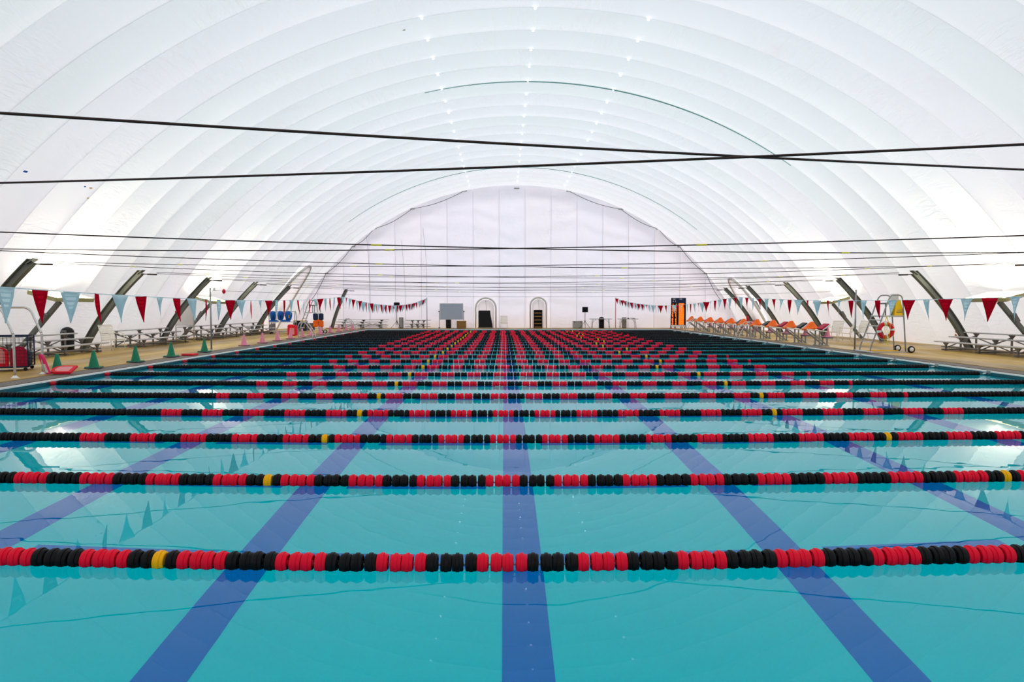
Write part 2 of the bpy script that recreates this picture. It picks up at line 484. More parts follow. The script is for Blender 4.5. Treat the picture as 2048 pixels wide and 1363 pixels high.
# daylight eyelets: three rows of small discs on the seams, glowing in place of daylit holes
em = MB().lathe([(0.0005, -0.012), (0.042, -0.012), (0.046, 0.0), (0.042, 0.012), (0.0005, 0.012)], 12).mesh('eyelet', 'eyelet')
for p in range(16, npan):
    y = Y0P + PAN * p
    for a in (-3.62 / RAD, 0.0, 3.62 / RAD):
        if y < 53.5:
            q = dome_pt(a, y, RAD - 0.04); inst(em, 'eyelet', ceiling, q, (0, a, 0))
# joint tapes where two dome sections are laced together
def arc_strip(y, a0, a1, wd, r=RAD - 0.05):
    V, F = [], []; n = 60
    for i in range(n + 1):
        t = i / n; a = a0 + (a1 - a0) * t; h = wd * (0.25 + 0.75 * math.sin(math.pi * t))
        for dy, dr in ((-h, 0), (h, 0), (h, 0.02), (-h, 0.02)): V.append(dome_pt(a, y + dy, r + dr))
    for i in range(n):
        for k in range(4): F.append((i*4+k, i*4+(k+1)%4, i*4+4+(k+1)%4, i*4+4+k))
    m = MB(); m.add(V, F); return m
arc_strip(Y0P + PAN*21, -0.22, 0.60, 0.05).obj('joint_tape', 'seam', ceiling, True)
arc_strip(Y0P + PAN*31, -0.62, 0.66, 0.05).obj('joint_tape', 'seam', ceiling, True)

def end_wall(name, y, sgn, label):
    root = bpy.data.objects.new(name, None); C.objects.link(root); tag(root, label, None, None, 'structure')
    W = 2.05; n = int(math.ceil(2 * RAD * 0.9 / W)); x0 = XC - dome_off(0)
    k = 0
    while x0 + k * W < XC + dome_off(0) - 0.05:
        xa, xb = x0 + k * W, min(x0 + (k + 1) * W, XC + dome_off(0))
        V, F, UV = [], [], []; nx, nz = 12, 56
        for i in range(nx + 1):
            t = i / nx; x = xa + (xb - xa) * t
            d = abs(x - XC); ztop = max(0.02, CZ + math.sqrt(max(0.0, (RAD + .12) ** 2 - d * d)))
            bul = 0.22 * (max(0.0, 1 - (2 * t - 1) ** 2)) ** 0.55
            for j in range(nz + 1):
                z = ztop * j / nz; s = min(1.0, (nz - j) / 6.0)
                rip = 0.075 * math.sin(2.7 * z + 2.6 * (2 * t - 1) ** 2 + 1.7 * math.sin(k * 2.9) + 0.8 * math.sin(5 * t + k)) * max(0, 1 - z / 6.0)
                V.append((x, y + sgn * (bul * s + rip * s * math.sin(math.pi * t)), z)); UV.append((x * sgn, z))
        for i in range(nx):
            for j in range(nz):
                q = i * (nz + 1) + j; f4 = (q, q + nz + 1, q + nz + 2, q + 1)
                if sgn > 0 and all(in_door(V[v]) for v in f4): continue
                F.append(f4)
        inst(uvmesh('fabric_panel', V, F, UV, 'endwall'), 'fabric_panel', root, (0, 0, 0))
        zt = CZ + math.sqrt(max(0.0, RAD ** 2 - (xa - XC) ** 2)) - 0.1
        if k and zt > 0.5 and not any(abs(xa - d_[0]) < d_[1] / 2 + .15 for d_ in DOORS):
            MB().box((xa, y - sgn * 0.012, zt / 2), (0.032, 0.012, zt)).obj('seam_strip', 'seamwhite', root)
        k += 1
    return root
wall_far = end_wall('wall_far', YEND, 1, 'white fabric end wall of vertical strips behind the pool')
end_wall('wall_near', YBACK, -1, 'white fabric end wall at the near end of the hall')
# laced edge along the top of the end wall
ep = [(-16.2, 2.2), (-15.0, 4.3), (-12.9, 6.4), (-11.2, 7.8), (-8.2, 9.35), (-4.1, 10.75), (0, 10.95), (4.1, 10.75), (8.2, 9.35), (11.2, 7.8), (12.9, 6.4), (15.0, 4.3), (16.2, 2.2)]
for i in range(len(ep) - 1):
    a, b = ep[i], ep[i + 1]
    if abs(a[0] + b[0]) < 5: continue
    pts = [(XC + a[0] + (b[0]-a[0])*t, YEND - 0.12 - 0.15*math.sin(math.pi*t), a[1] + (b[1]-a[1])*t - 0.25*math.sin(math.pi*t)) for t in [k/8 for k in range(9)]]
    MB().tube(pts, 0.022, 5).obj('edge_cable', 'greydark', wall_far, True)
for a in ep[1:-1]:
    MB().bbox((XC + a[0], YEND - 0.14, a[1]), (0.42, 0.1, 0.10), 0.03).obj('clip', 'grey', wall_far)
for px, py0, py1 in ((733, 470, 640), (803, 480, 640), (846, 455, 590)):
    a, b = at(px, py0, YEND - 0.1), at(px + 8, py1, YEND - 0.1)
    MB().tube(bez([a, (a + b) / 2 + Vector((0.1, 0, 0)), b], 5), 0.011, 5).obj('seam_cord', 'grey', wall_far, True)

def dome_hit(px, py):
    d = ray(px, py).normalized(); ox, oz = -XC, CAMZ - CZ; rr = RAD - 0.06
    a = d.x * d.x + d.z * d.z; b = 2 * (ox * d.x + oz * d.z); c = ox * ox + oz * oz - rr * rr
    t = (-b + math.sqrt(b * b - 4 * a * c)) / (2 * a)
    p = Vector((0, 0, CAMZ)) + d * t; return p, math.atan2(p.x - XC, p.z - CZ)
def blot(px, py, w, h, mt, name, seed):
    p, a = dome_hit(px, py); rnd = random.Random(seed); n = 12
    poly = [(w / 2 * math.cos(2*math.pi*k/n) * rnd.uniform(.55, 1), h / 2 * math.sin(2*math.pi*k/n) * rnd.uniform(.55, 1)) for k in range(n)] if name == 'stain' else [(-w/2, -h/2), (w/2, -h/2), (w/2, h/2), (-w/2, h/2)]
    o = MB().prism(poly, (0, 0, 1), .006, (0, 0, 0), (0, 1, 0), (1, 0, 0)).obj(name, mt, ceiling); o.location = p; o.rotation_euler = (0, a, 0)
M['patchblue'] = mat('patch_blue', (30, 112, 206), 0.6); M['staintan'] = mat('stain_tan', (240, 206, 160), 0.9); M['stainrust'] = mat('stain_rust', (206, 150, 122), 0.9, var=0.2, scale=20)
blot(51, 343, .14, .06, 'patchblue', 'tape_patch', 1); blot(170, 373, .07, .04, 'patchblue', 'tape_patch', 2)
blot(182, 376, .2, .08, 'staintan', 'stain', 3); blot(176, 396, .16, .08, 'staintan', 'stain', 4); blot(808, 60, .1, .12, 'staintan', 'stain', 5)
blot(1915, 664, .34, .16, 'stainrust', 'stain', 6); blot(1913, 672, .2, .3, 'stainrust', 'stain', 7)

# ------------------------------------------------------------------ arched doorways in the far end wall
def arch_pts(w, h, n=14, y=0.0):
    pts = [(-w/2, y, 0), (-w/2, y, (h - w/2) * 0.5)]
    for i in range(n + 1):
        a = math.pi - math.pi * i / n; pts.append((w/2*math.cos(a), y, h - w/2 + w/2*math.sin(a)))
    pts += [(w/2, y, (h - w/2) * 0.5), (w/2, y, 0)]
    return pts
def doorway(name, xc, w, h, label):
    d = thing(name, label, None, (xc, YEND - 0.12, 0)); d['kind'] = 'structure'
    MB().tube(arch_pts(w + 0.25, h + 0.12), [0.05] + [0.075] * 17 + [0.05], 8).obj('collar', 'dirtyfab', d, True)
    mb = MB(); mb.prism([(x, z) for x, _, z in arch_pts(w, h)], (0, 1, 0), 0.012)
    o = mb.obj('flap', 'tunnel', d); 
    MB().tube([(0, -0.05, h - 0.05), (0.03, -0.05, h * .8), (0.06, -0.05, h * .62)], 0.012, 5).obj('zipper', 'grey', d, True)
    return d
doorway('door_1', -1.44, 1.35, 2.25, 'wide arched fabric doorway with dirty collar in the end wall')
doorway('door_2', 2.72, 1.02, 2.28, 'narrow arched fabric doorway in the end wall')
t = thing('door_panel', 'black flat panel blocking the wide arched doorway', 'panel', (-1.47, YEND - 0.42, 0))
MB().prism([(-.54, 0.02), (.58, 0.02), (.56, .25), (.42, 1.0), (.38, 1.38), (-.50, 1.38), (-.54, 1.3)], (0, 1, 0), 0.1).obj('board', 'black', t)
MB().box((0.0, 0, 0.03), (1.16, 0.3, 0.06)).obj('foot', 'greydark', t)
t = thing('shelf_unit', 'dark shelf unit filling the narrow arched doorway', 'shelf', (2.68, YEND - 0.45, 0))
mb = MB(); mb.box((-.31, 0, .71), (.06, .3, 1.42)); mb.box((.31, 0, .71), (.06, .3, 1.42)); mb.box((0, 0, 1.40), (.66, .3, .05)); mb.box((0, .13, .7), (.6, .03, 1.4)); mb.obj('body', 'black', t)
sm = MB().box((0, 0, 0), (.56, .26, .07)).mesh('shelf', 'wood')
for z in (.08, .36, .64, .92, 1.18): inst(sm, 'shelf', t, (0, -.01, z))

# ------------------------------------------------------------------ arched tunnel mouths in the dome sides
def side_tunnel(name, side, yc, half, top, label):
    d = thing(name, label, None, (0, 0, 0)); d['kind'] = 'structure'
    def sp(u, v, off):          # u -1..1 across, v 0..1 up on the cloth
        z = top * v; o = dome_off(z) - off
        return Vector((XC + side * o, yc + half * u, z))
    edge = []
    for i in range(25):
        a = math.pi * i / 24; edge.append((-math.cos(a), math.sin(a) ** 0.75))
    MB().tube([sp(u, v, 0.12) for u, v in edge], [0.05] + [0.09] * 23 + [0.05], 8).obj('collar', 'dirtyfab', d, True)
    V, F, UV = [], [], []; n, m_ = 24, 14
    for i in range(n + 1):
        u, vm = edge[i]
        for j in range(m_ + 1):
            v = vm * j / m_; q = sp(u * 0.98, v, 0.05 + 0.12 * math.sin(math.pi * i / n)); V.append(tuple(q)); UV.append((q.y, q.z))
    for i in range(n):
        for j in range(m_):
            q = i * (m_ + 1) + j; F.append((q, q + m_ + 1, q + m_ + 2, q + 1))
    inst(uvmesh('flap', V, F, UV, 'tunnel'), 'flap', d, (0, 0, 0))
    o = dome_off(0) - 0.35
    MB().box((XC + side * o, yc + 0.3, 1.05), (0.1, 1.1, 2.1)).obj('door_leaf', 'greydark', d)
    return d
side_tunnel('door_3', -1, 48.3, 1.9, 4.5, 'arched fabric tunnel mouth in the dome side beyond the bleachers')
side_tunnel('door_4', 1, 49.3, 1.6, 3.7, 'arched fabric tunnel mouth in the dome side behind the starting blocks')

# ------------------------------------------------------------------ steel ribs with overhead cables
def rib_curve(base, top, zt, n=12):
    pts = []
    for i in range(n + 1):
        t = i / n; z = zt * t
        pts.append((base + (top - base) * (0.62 * t + 0.38 * t * t), z))
    return pts
def make_rib(side, y, label, group, base=17.05, top=14.8, zt=2.95):
    r = thing('steel_rib', label, 'rib', (XC + side * base, y, 0), 0, group)
    c = [(side * (o - base), z) for o, z in rib_curve(base, top, zt)]
    sec = [(-.10, -.11), (.10, -.11), (.10, -.09), (.02, -.07), (.02, .07), (.10, .09), (.10, .11), (-.10, .11), (-.10, .09), (-.02, .07), (-.02, -.07), (-.10, -.09)]
    V, F = [], []; ns = len(sec)
    for i, (x, z) in enumerate(c):
        a, b = c[max(0, i-1)], c[min(len(c)-1, i+1)]; t = Vector((b[0]-a[0], b[1]-a[1])).normalized(); nrm = Vector((t.y, -t.x))
        for (sy, sn) in sec: V.append((x + nrm.x * sn, sy, z + nrm.y * sn))
    for i in range(len(c) - 1):
        for k in range(ns): F.append((i*ns+k, i*ns+(k+1)%ns, (i+1)*ns+(k+1)%ns, (i+1)*ns+k))
    F.append(tuple(range(ns))); F.append(tuple(range((len(c)-1)*ns, len(c)*ns)))
    MB().add(V, F).obj('beam', 'steel', r)
    x, z = c[-1]
    MB().box((x, 0, z), (0.26, 0.24, 0.03), rotY(side * R(35))).obj('cap_plate', 'steel', r)
    MB().box((0, 0, 0.012), (0.36, 0.36, 0.024)).obj('base_plate', 'galv', r)
    mb = MB(); mb.tube([(x, 0, z - .06), (x - side * .25, 0, z - .08)], 0.02, 6); mb.tube([(x - side*.25, 0, z - .08), (x - side*.6, 0, z - .09)], 0.032, 6)
    mb.obj('turnbuckle', 'cable', r, True)
    return r
ribY = [2.2 + 6.0 * k for k in range(8)]
LRIB = ['behind the wire cart and handrail frame', 'behind the white strap chair and black domed bin', 'beside the pale whiteboard on posts', 'at the far end of the bleacher past the whiteboard', 'just before the bleacher side tunnel mouth']
RRIB = ['out beyond the bleacher', 'at the end of the bleacher by the lifeguard chair', 'behind the lifeguard chair and its ring buoy', 'behind the first red-wedged starting block', 'behind the middle of the starting block row', 'rising through the block side tunnel mouth']
for i, y in enumerate(ribY):
    make_rib(-1, y, ('curved grey steel rib ' + LRIB[i - 3]) if i >= 3 else 'curved grey steel rib before the first bleacher, toward the pool start', 'steel ribs on the bleacher side')
for i, y in enumerate(ribY + [48.7]):
    make_rib(1, y, ('curved grey steel rib ' + RRIB[i - 3]) if i >= 3 else 'curved grey steel rib before the block side bleacher, toward the pool start', 'steel ribs on the block side')
p = at(664, 656, 53.0); q = at(693, 579, 53.0)
make_rib(-1, 53.0, 'steep grey steel rib standing against the end wall by the bleacher corner', None, XC - p.x, XC - q.x, q.z)

def cable(yl, yr, zm, label='dark steel cable strung across the hall between opposite ribs'):
    n = 28; pts = []
    for i in range(n + 1):
        t = i / n; x = -14.2 + 28.4 * t
        pts.append(Vector((XC + x, yl + (yr - yl) * t, zm + 0.0014 * x * x)))
    c = thing('overhead_cable', label, 'cable', pts[0], 0, 'bracing cables between the ribs')
    MB().tube([q - pts[0] for q in pts], 0.0098, 6).obj('strand', 'cable', c, True)
    for k in range(0 if yl < 9 and yr < 9 else 4):
        t = (k + 0.3 + 0.5 * random.random()) / 4; i = min(n - 1, int(t * n))
        a, b = pts[i] - pts[0], pts[i + 1] - pts[0]
        MB().tube([a, a + (b - a) * 0.16], 0.0135, 6).obj('tape_band', 'tape', c, True)
    return c
for k in range(8):
    za, zb = (2.78, 2.70) if k == 0 else (2.55, 2.58) if k == 1 else (2.60 + 0.03 * random.random(), 2.63 + 0.04 * random.random())
    yr = ribY[k+1] if k < 7 else 48.7
    if k < 7: cable(ribY[k], ribY[k+1], za); cable(ribY[k+1], ribY[k], zb)
    else: cable(ribY[7], 48.7, za)

# ------------------------------------------------------------------ uplight fixtures
def uplight(side, y, label):
    u = thing('uplight_fixture', label, 'light', (XC + side * 17.0, y, 0), 0, 'uplights on slanted posts')
    s = side
    mb = MB(); bar(mb, (s*0.58, 0, 0.02), (-s*0.97, 0, 1.80), 0.13, 0.13); mb.obj('post', 'steel', u)
    mb = MB(); mb.box((s*0.58, 0, 0.01), (0.32, 0.32, 0.02)); mb.obj('base_plate', 'galv', u)
    mb = MB(); mb.bbox((-s*0.48, -0.12, 1.25), (0.14, 0.12, 0.34), 0.01, rotY(-s*R(32))); mb.obj('ballast_box', 'greydark', u)
    c = Vector((-s*1.05, 0, 1.93)); rt = rotY(-s * R(15))
    tr = MB()
    tr.box(c, (0.92, 2.05, 0.03), rt)
    for dx in (-.46, .46): tr.box(c + rt @ Vector((dx, 0, .06)), (.03, 2.05, .12), rt)
    for dy in (-1.02, 1.02): tr.box(c + rt @ Vector((0, dy, .06)), (.92, .03, .12), rt)
    for dy in (-.51, 0, .51): tr.box(c + rt @ Vector((0, dy, .10)), (.92, .03, .05), rt)
    tr.box(c + rt @ Vector((0, 0, .10)), (.03, 2.05, .05), rt)
    tr.obj('tray', 'olive', u)
    lm = MB().box((0, 0, 0), (.41, .45, .02)).mesh('lamp_lens', 'lens')
    for dx in (-.23, .23):
        for dy in (-.765, -.255, .255, .765):
            inst(lm, 'lamp_lens', u, c + rt @ Vector((dx, dy, .05)), (0, -s * R(15), 0))
    return u
for side, nm in ((-1, 'on the bleacher side'), (1, 'on the starting block side')):
    uplight(side, 23.3, 'lit tray uplight on a slanted post %s, behind the bleacher' % nm)
    uplight(side, 35.2, 'lit tray uplight on a slanted post %s, past the chairs' % nm)

# ------------------------------------------------------------------ lane ropes
def float_prof(hi):
    if hi: return [(.010, -.0395), (.017, -.038), (.020, -.024), (.045, -.020), (.051, -.037), (.058, -.0355), (.0625, -.029), (.0635, -.012), (.071, -.0105), (.071, .0105), (.0635, .012), (.0625, .029), (.058, .0355), (.051, .037), (.045, .020), (.020, .024), (.017, .038), (.010, .0395)]
    return [(.012, -.038), (.059, -.036), (.0635, -.012), (.070, -.010), (.070, .010), (.0635, .012), (.059, .036), (.012, .038)]
FM = {}
for c in ('black', 'red', 'yellow'):
    o = MB().lathe(float_prof(True), 18, 'X').mesh('float_' + c, 'float_' + c); FM[c] = o
    o.polygons.foreach_set('use_smooth', [True] * len(o.polygons))
    try: o.set_sharp_from_angle(angle=R(38))
    except Exception: pass
FZ = WZ + 0.030
def colour(i, x, off):
    # black run-in near both walls, groups of four red and four black between, a yellow float either side of the middle
    d = 0.0834
    if x < -5.55 or x > 7.85: return 'black'
    k = int(math.floor((x - 0.137 - off) / d + 1000 * 8))
    g = (k // 4) % 2
    return 'red' if g else 'black'
def rope(j):
    y = Y1 + LANE * j
    bow = 0.028 * y if j < 6 else 0.10
    far = j >= 6
    lab = 'red and black lane rope with long black ends and yellow marker floats'
    r = thing('lane_rope', lab, 'lane rope', (XL, y, FZ), 0, 'lane ropes across the pool')
    xs0, xs1 = XL + 0.27, XR - 0.24
    half = (XR - XL) / 2; xm = (XL + XR) / 2
    ph = random.uniform(-.06, .06)
    A_ = min(.40, .22 + .06 * j); S_ = 3.6 + 1.6 * j
    def yy(x): return -A_ * math.exp(-(x / S_) ** 2) - 0.006 * (x - xm) + 0.008 * math.sin(x * 0.8 + j * 1.3) + A_ * .9
    pts = [(XL + 0.03 + (XR - XL - 0.06) * i / 40 - XL, yy(XL + (XR - XL) * i / 40), -0.005) for i in range(41)]
    MB().tube(pts, 0.007, 5).obj('cable', 'galv', r, True)
    n = int((xs1 - xs0) / 0.0834); off = random.uniform(-.05, .05) if j else 0.0
    lots = {'black': MB(), 'red': MB(), 'yellow': MB()}
    ycol = [min(range(n), key=lambda i: abs(xs0 + i * .0834 - t)) for t in (-2.45 + ph, 4.75 + ph)]
    cols = [colour(i, xs0 + i * .0834, off) for i in range(n)]
    for t in ycol:      # move to the third float of the nearest black group
        for s in range(0, 9):
            for q in (t - s, t + s):
                if cols[q] == 'black' and cols[q - 1] == 'black' and cols[q - 2] == 'black' and cols[q - 3] == 'red' and 'y' not in cols[q][0]:
                    cols[q] = 'yellow'; break
            else: continue
            break
    vis = 1080.0 / FPX * (y + .3)
    for i in range(n):
        x = xs0 + i * 0.0834 + (0.0035 if i % 2 else -0.0035)
        p = (x - XL, yy(x), random.uniform(-.002, .002))
        if not far and abs(x) < vis:
            inst(FM[cols[i]], 'float', r, p, (random.uniform(0, 6.28), random.uniform(-.03, .03), random.uniform(-.05, .05)))
        else:
            lots[cols[i]].lathe(float_prof(False), 10, 'X', p)
    for c, mb in lots.items():
        if mb.v:
            o = mb.obj('float_run', 'float_' + c, r); smooth_auto(o, 38); tag(o, kind='stuff')
    o = MB().lathe([(.012, -.07), (.045, -.06), (.055, -.02), (.055, .02), (.04, .06), (.012, .07)], 12, 'X', (0.13, yy(XL + .13), 0)).obj('end_float', 'red', r, True)
    MB().bbox((XR - XL - 0.02, yy(XR), 0.04), (0.10, 0.14, 0.10), 0.02).obj('wall_anchor', 'galv', r)
    MB().tube([(XR - XL - 0.20, yy(XR - .2), 0), (XR - XL - 0.07, yy(XR - .07), 0.01)], 0.022, 8).obj('tensioner', 'stainless', r, True)
    MB().bbox((-0.02, yy(XL), 0.04), (0.08, 0.08, 0.08), 0.02).obj('wall_anchor', 'galv', r)
for j in range(NROPE): rope(j)

# ------------------------------------------------------------------ backstroke flag lines on poles
def zline_a(y): return 1.765 + 0.002 * (y - 14.5) ** 2
def zline_b(y): return 1.72 + 0.0023 * (y - 36.5) ** 2
def zl(y): return zline_a(y) if y < 25.5 else zline_b(y)
def pennant_mesh(mt, seed):
    rnd = random.Random(seed); V, F = [], []; n = 7
    tw = rnd.uniform(-.5, .5); cu = rnd.uniform(-.05, .05)
    for i in range(n + 1):
        t = i / n; w = .15 * (1 - t) ** 1.2 + .004; a = tw * t
        for s in (-1, 1):
            for d in (-.0012, .0012):
                V.append((cu * t * t + s * w * math.sin(a) + d * math.cos(a), s * w * math.cos(a) + 0.04 * tw * t, -.43 * t))
    for i in range(n):
        b = i * 4
        for (p_, q_) in ((0, 2), (2, 3), (3, 1), (1, 0)): F.append((b + p_, b + q_, b + 4 + q_, b + 4 + p_))
    F += [(0, 1, 3, 2), (n*4, n*4+2, n*4+3, n*4+1)]
    return MB().add(V, F).mesh('pennant', mt, True)
PR = [pennant_mesh('flagred', s) for s in range(7)]; PB = [pennant_mesh('flagblue', s + 50) for s in range(7)]
def flagline(X, y0, y1, yfirst, label):
    f = thing('flag_line', label, 'pennant string', (X, y0, 0), 0, 'backstroke flag lines')
    pts = [(0, y0 + (y1 - y0) * i / 90 - y0, zl(y0 + (y1 - y0) * i / 90)) for i in range(91)]
    MB().tube(pts, 0.006, 5).obj('cord', 'flagblue', f, True)
    y = yfirst; k = 0
    while y > y0 + 1.4: y -= 0.61; k += 1
    while y < y1 - 0.2:
        rz = random.gauss(0, .22) if y < 27 else random.gauss(0, .5)
        inst(random.choice(PR if k % 2 == 0 else PB), 'pennant', f, (0, y - y0, zl(y)), (random.uniform(-.05, .05), random.uniform(-.08, .08), rz)); y += 0.61; k += 1
XFL, XFR = at(854, 620, 53).x, at(1231, 620, 53).x
flagline(XFL, 0.7, 52.9, 8.87, 'string of red and pale blue pennants on the bleacher side of the pool')
flagline(XFR, 0.7, 52.9, 12.1, 'string of red and pale blue pennants on the starting block side of the pool')
def pole(x, y, h, label, grp=None, mt='galv', r=0.028):
    p = thing('flag_pole', label, 'pole', (x, y, 0), 0, grp)
    MB().tube([(0, 0, 0.01), (0, 0, h)], r, 10).obj('shaft', mt, p, True)
    MB().lathe([(.09, 0), (.09, .012), (.045, .02), (.045, .06), (.03, .07)], 14).obj('socket', 'galv', p, True)
    MB().lathe([(.028, h - .02), (.035, h - .01), (.035, h + .02), (.01, h + .03)], 10).obj('cap', 'galv', p, True)
    return p
for X, yy_, hh, mt, lb in ((XFL, 52.95, 2.36, 'greydark', 'slim pole holding the pennants by the whiteboard at the end wall'),
                           (XFR, 52.95, 2.36, 'red', 'slim red pole holding the pennants between the folding tables'),
                           (XFL, 0.7, 2.2, 'galv', 'near pole of the bleacher side pennant string'), (XFR, 0.7, 2.2, 'galv', 'near pole of the block side pennant string')):
    pole(X, yy_, hh, lb, None, mt, 0.025)
PLX, PRX, PY = -10.85, 13.15, 25.4
pl = pole(PLX, PY, 2.30, 'tall grey pole on the pool edge beside a green cone')
mb = MB(); mb.lathe([(.005, -.09), (.05, -.06), (.065, 0), (.05, .06), (.005, .09)], 12, 'Z', (0.50, 0, 2.20)); mb.obj('ball', 'red', pl, True)
MB().lathe([(.005, -.05), (.04, -.03), (.05, 0), (.04, .03), (.005, .05)], 10, 'X', (0.14, 0, 2.29)).obj('ball', 'white', pl, True)
pole(PRX, PY, 2.24, 'tall grey pole on the pool edge beside the lifeguard chair')
cw = thing('cross_wire', 'thin wire between the two tall poles carrying the pennant strings', 'wire', (PLX, PY + .02, 0))
MB().tube([(t * (PRX - PLX), 0, 2.24 - 0.24 * (1 - (2 * t - 1) ** 2)) for t in [i / 40 for i in range(41)]], 0.006, 5).obj('strand', 'greydark', cw, True)

# ------------------------------------------------------------------ bleachers
def make_bleacher(L, label, group, rows=((0, .66), (.58, .50), (1.14, .32))):
    b = thing('bleacher', label, 'bleacher', (0, 0, 0), 0, group)
    pm = MB().bbox((0, 0, 0), (.25, L, .045), .012).mesh('seat_plank', 'alu')
    fm = MB().bbox((0, 0, 0), (.22, L, .04), .012).mesh('foot_plank', 'aludark')
    for x, z in rows: inst(pm, 'seat_plank', b, (x, L / 2, z))
    for x, z in rows[1:]: inst(fm, 'foot_plank', b, (x - .28, L / 2, z - .26 if z > .4 else .12))
    for y in (.55, L / 2, L - .55):
        for x, z in rows:
            mb = MB(); mb.box((x, y, (z - .02) / 2), (.05, .05, z - .02))
            mb.prism([(-.15, -.025), (.15, -.025), (.03, -.13), (-.03, -.13)], (1, 0, 0), .05, (x, y, z), (0, 1, 0), (0, 0, 1))
            mb.obj('post', 'aludark', b)
        mb = MB(); mb.box((rows[-1][0] / 2, y, .045), (rows[-1][0] + .3, .05, .05)); bar(mb, (rows[0][0], y, rows[0][1] - .1), (rows[-1][0], y, .1), .035); mb.obj('frame', 'aludark', b)
    for s0, s1 in ((.55, L / 2), (L / 2, L - .55)):
        mb = MB(); bar(mb, (0.03, s0, .08), (0.03, s1, .5), .03); bar(mb, (0.06, s0, .5), (0.06, s1, .08), .03); mb.obj('cross_brace', 'aludark', b)
    return b
BG = 'three-row bleachers'
b0 = make_bleacher(4.7, 'low aluminium bleacher behind the wire cart of kickboards', BG)
b0.location = (-15.75, 20.5, 0)
dup(b0, (-15.75, 27.3, 0), 0, 'low aluminium bleacher beyond the white strap chair', BG)
dup(b0, (-15.75, 33.3, 0), 0, 'low aluminium bleacher beyond the leaning whiteboard', BG)
dup(b0, (-15.75, 38.9, 0), 0, 'low aluminium bleacher next to the blue jacket rack', BG)
dup(b0, (17.7, 25.9, 0), R(180), 'low aluminium bleacher behind the lifeguard chair wheels', BG)
b2 = make_bleacher(3.95, 'low aluminium bleacher against the end wall beside the steep rib', BG); b2.location = (-13.0, YEND - .45, 0); b2.rotation_euler = (0, 0, R(-90))
b1 = make_bleacher(2.0, 'short aluminium bleacher against the end wall beside a pennant pole', BG, ((0, .62), (.5, .33)))
b1.rotation_euler = (0, 0, R(-90)); b1.location = (-7.75, YEND - .4, 0)

# ------------------------------------------------------------------ traffic cones
def make_cone(mt, base, h, label, group):
    c = thing('traffic_cone', label, 'cone', (0, 0, 0), 0, group)
    MB().lathe([(.128, .045), (.122, .06), (.034, h - .01), (.026, h), (.012, h)], 18).obj('body', mt, c, True)
    MB().bbox((0, 0, .032), (.36, .36, .035), .02).obj('base', mt, c)
    MB().bbox((0, 0, .010), (.37, .37, .018), .008).obj('foot', base, c)
    return c
GC = make_cone('green', 'conebase', .47, 'green rubber cone on the deck beside the flat red kickboard', 'green cones along the pool edge')
GL = ['green rubber cone beside the wire cart, behind the flat red kickboard', 'green rubber cone on the deck in front of the nearest bleacher end',
      'green rubber cone in front of the bleacher beyond the white chair', 'green rubber cone beside the lone flat red kickboard on the deck edge', 'green rubber cone standing against the foot of the tall grey pole']
for i, (px, py) in enumerate(((115, 745), (188, 736), (271.5, 724), (342.5, 713.5), (409, 703.6))):
    g = gp(px, py)
    o = GC if i == 0 else dup(GC, g, random.uniform(-.2, .2))
    o.location = g; o['label'] = GL[i]
PC = make_cone('conepink', 'conebase', .47, 'faded pink cone on the deck along the pool edge', 'pink cones along the pool edge')
xs = (488, 525, 555, 581, 604.5, 622, 641, 661, 678, 692, 705)
for i, px in enumerate(xs):
    Y = 11.0 * FPX / (VPX - px); g = at(px, 680, Y); g.z = 0
    o = PC if i == 0 else dup(PC, g); o.location = g
    o['label'] = 'faded pink cone on the pool edge, %s counted from the tall grey pole' % ['first', 'second', 'third', 'fourth', 'fifth', 'sixth', 'seventh', 'eighth', 'ninth', 'tenth', 'eleventh'][i]

# ------------------------------------------------------------------ starting blocks with orange covers
BH = .66
def make_block(wmat, label):
    b = thing('starting_block', label, 'starting block', (0, 0, 0), 0, 'starting blocks along the pool')
    # local x grows away from the pool
    for sy in (-.2, .2):
        mb = MB(); mb.box((.30, sy, .31), (.05, .05, .62)); mb.obj('post', 'galv', b)
        mb = MB(); bar(mb, (-.12, sy, .60), (.62, sy, .03), .05); mb.obj('brace', 'galv', b)
        mb = MB(); mb.box((.62, sy, .16), (.05, .05, .32)); mb.obj('rear_post', 'galv', b)
    mb = MB(); mb.box((.46, 0, .015), (.46, .5, .03)); mb.obj('base_plate', 'galv', b)
    MB().bbox((.18, 0, .645), (.86, .52, .05), .015, rotY(R(6))).obj('platform', 'cream', b)
    MB().bbox((.72, 0, .315), (.30, .5, .03), .01).obj('step', 'galv', b)
    w = MB(); w.prism([(.33, .72), (.66, .93), (.70, .90), (.40, .67)], (0, 1, 0), .46, (0, 0, 0), (1, 0, 0), (0, 0, 1)); w = w.obj('kick_wedge', wmat, b)
    mb = MB(); bar(mb, (.42, -.24, .67), (.73, -.24, .88), .03, .04); mb.obj('edge_trim', 'white', w)
    MB().tube([(.55, -.22, .66), (.55, .22, .66)], .05, 10).obj('axle', 'black', b, True)
    return b
bx = [1622, 1581, 1545, 1513, 1486, 1461, 1439, 1419, 1399, 1382]
blR = make_block('crimson', 'starting block with red kick wedge and orange cover at the deck edge')
blB = make_block('black', 'starting block with black kick wedge and orange cover at the deck edge')
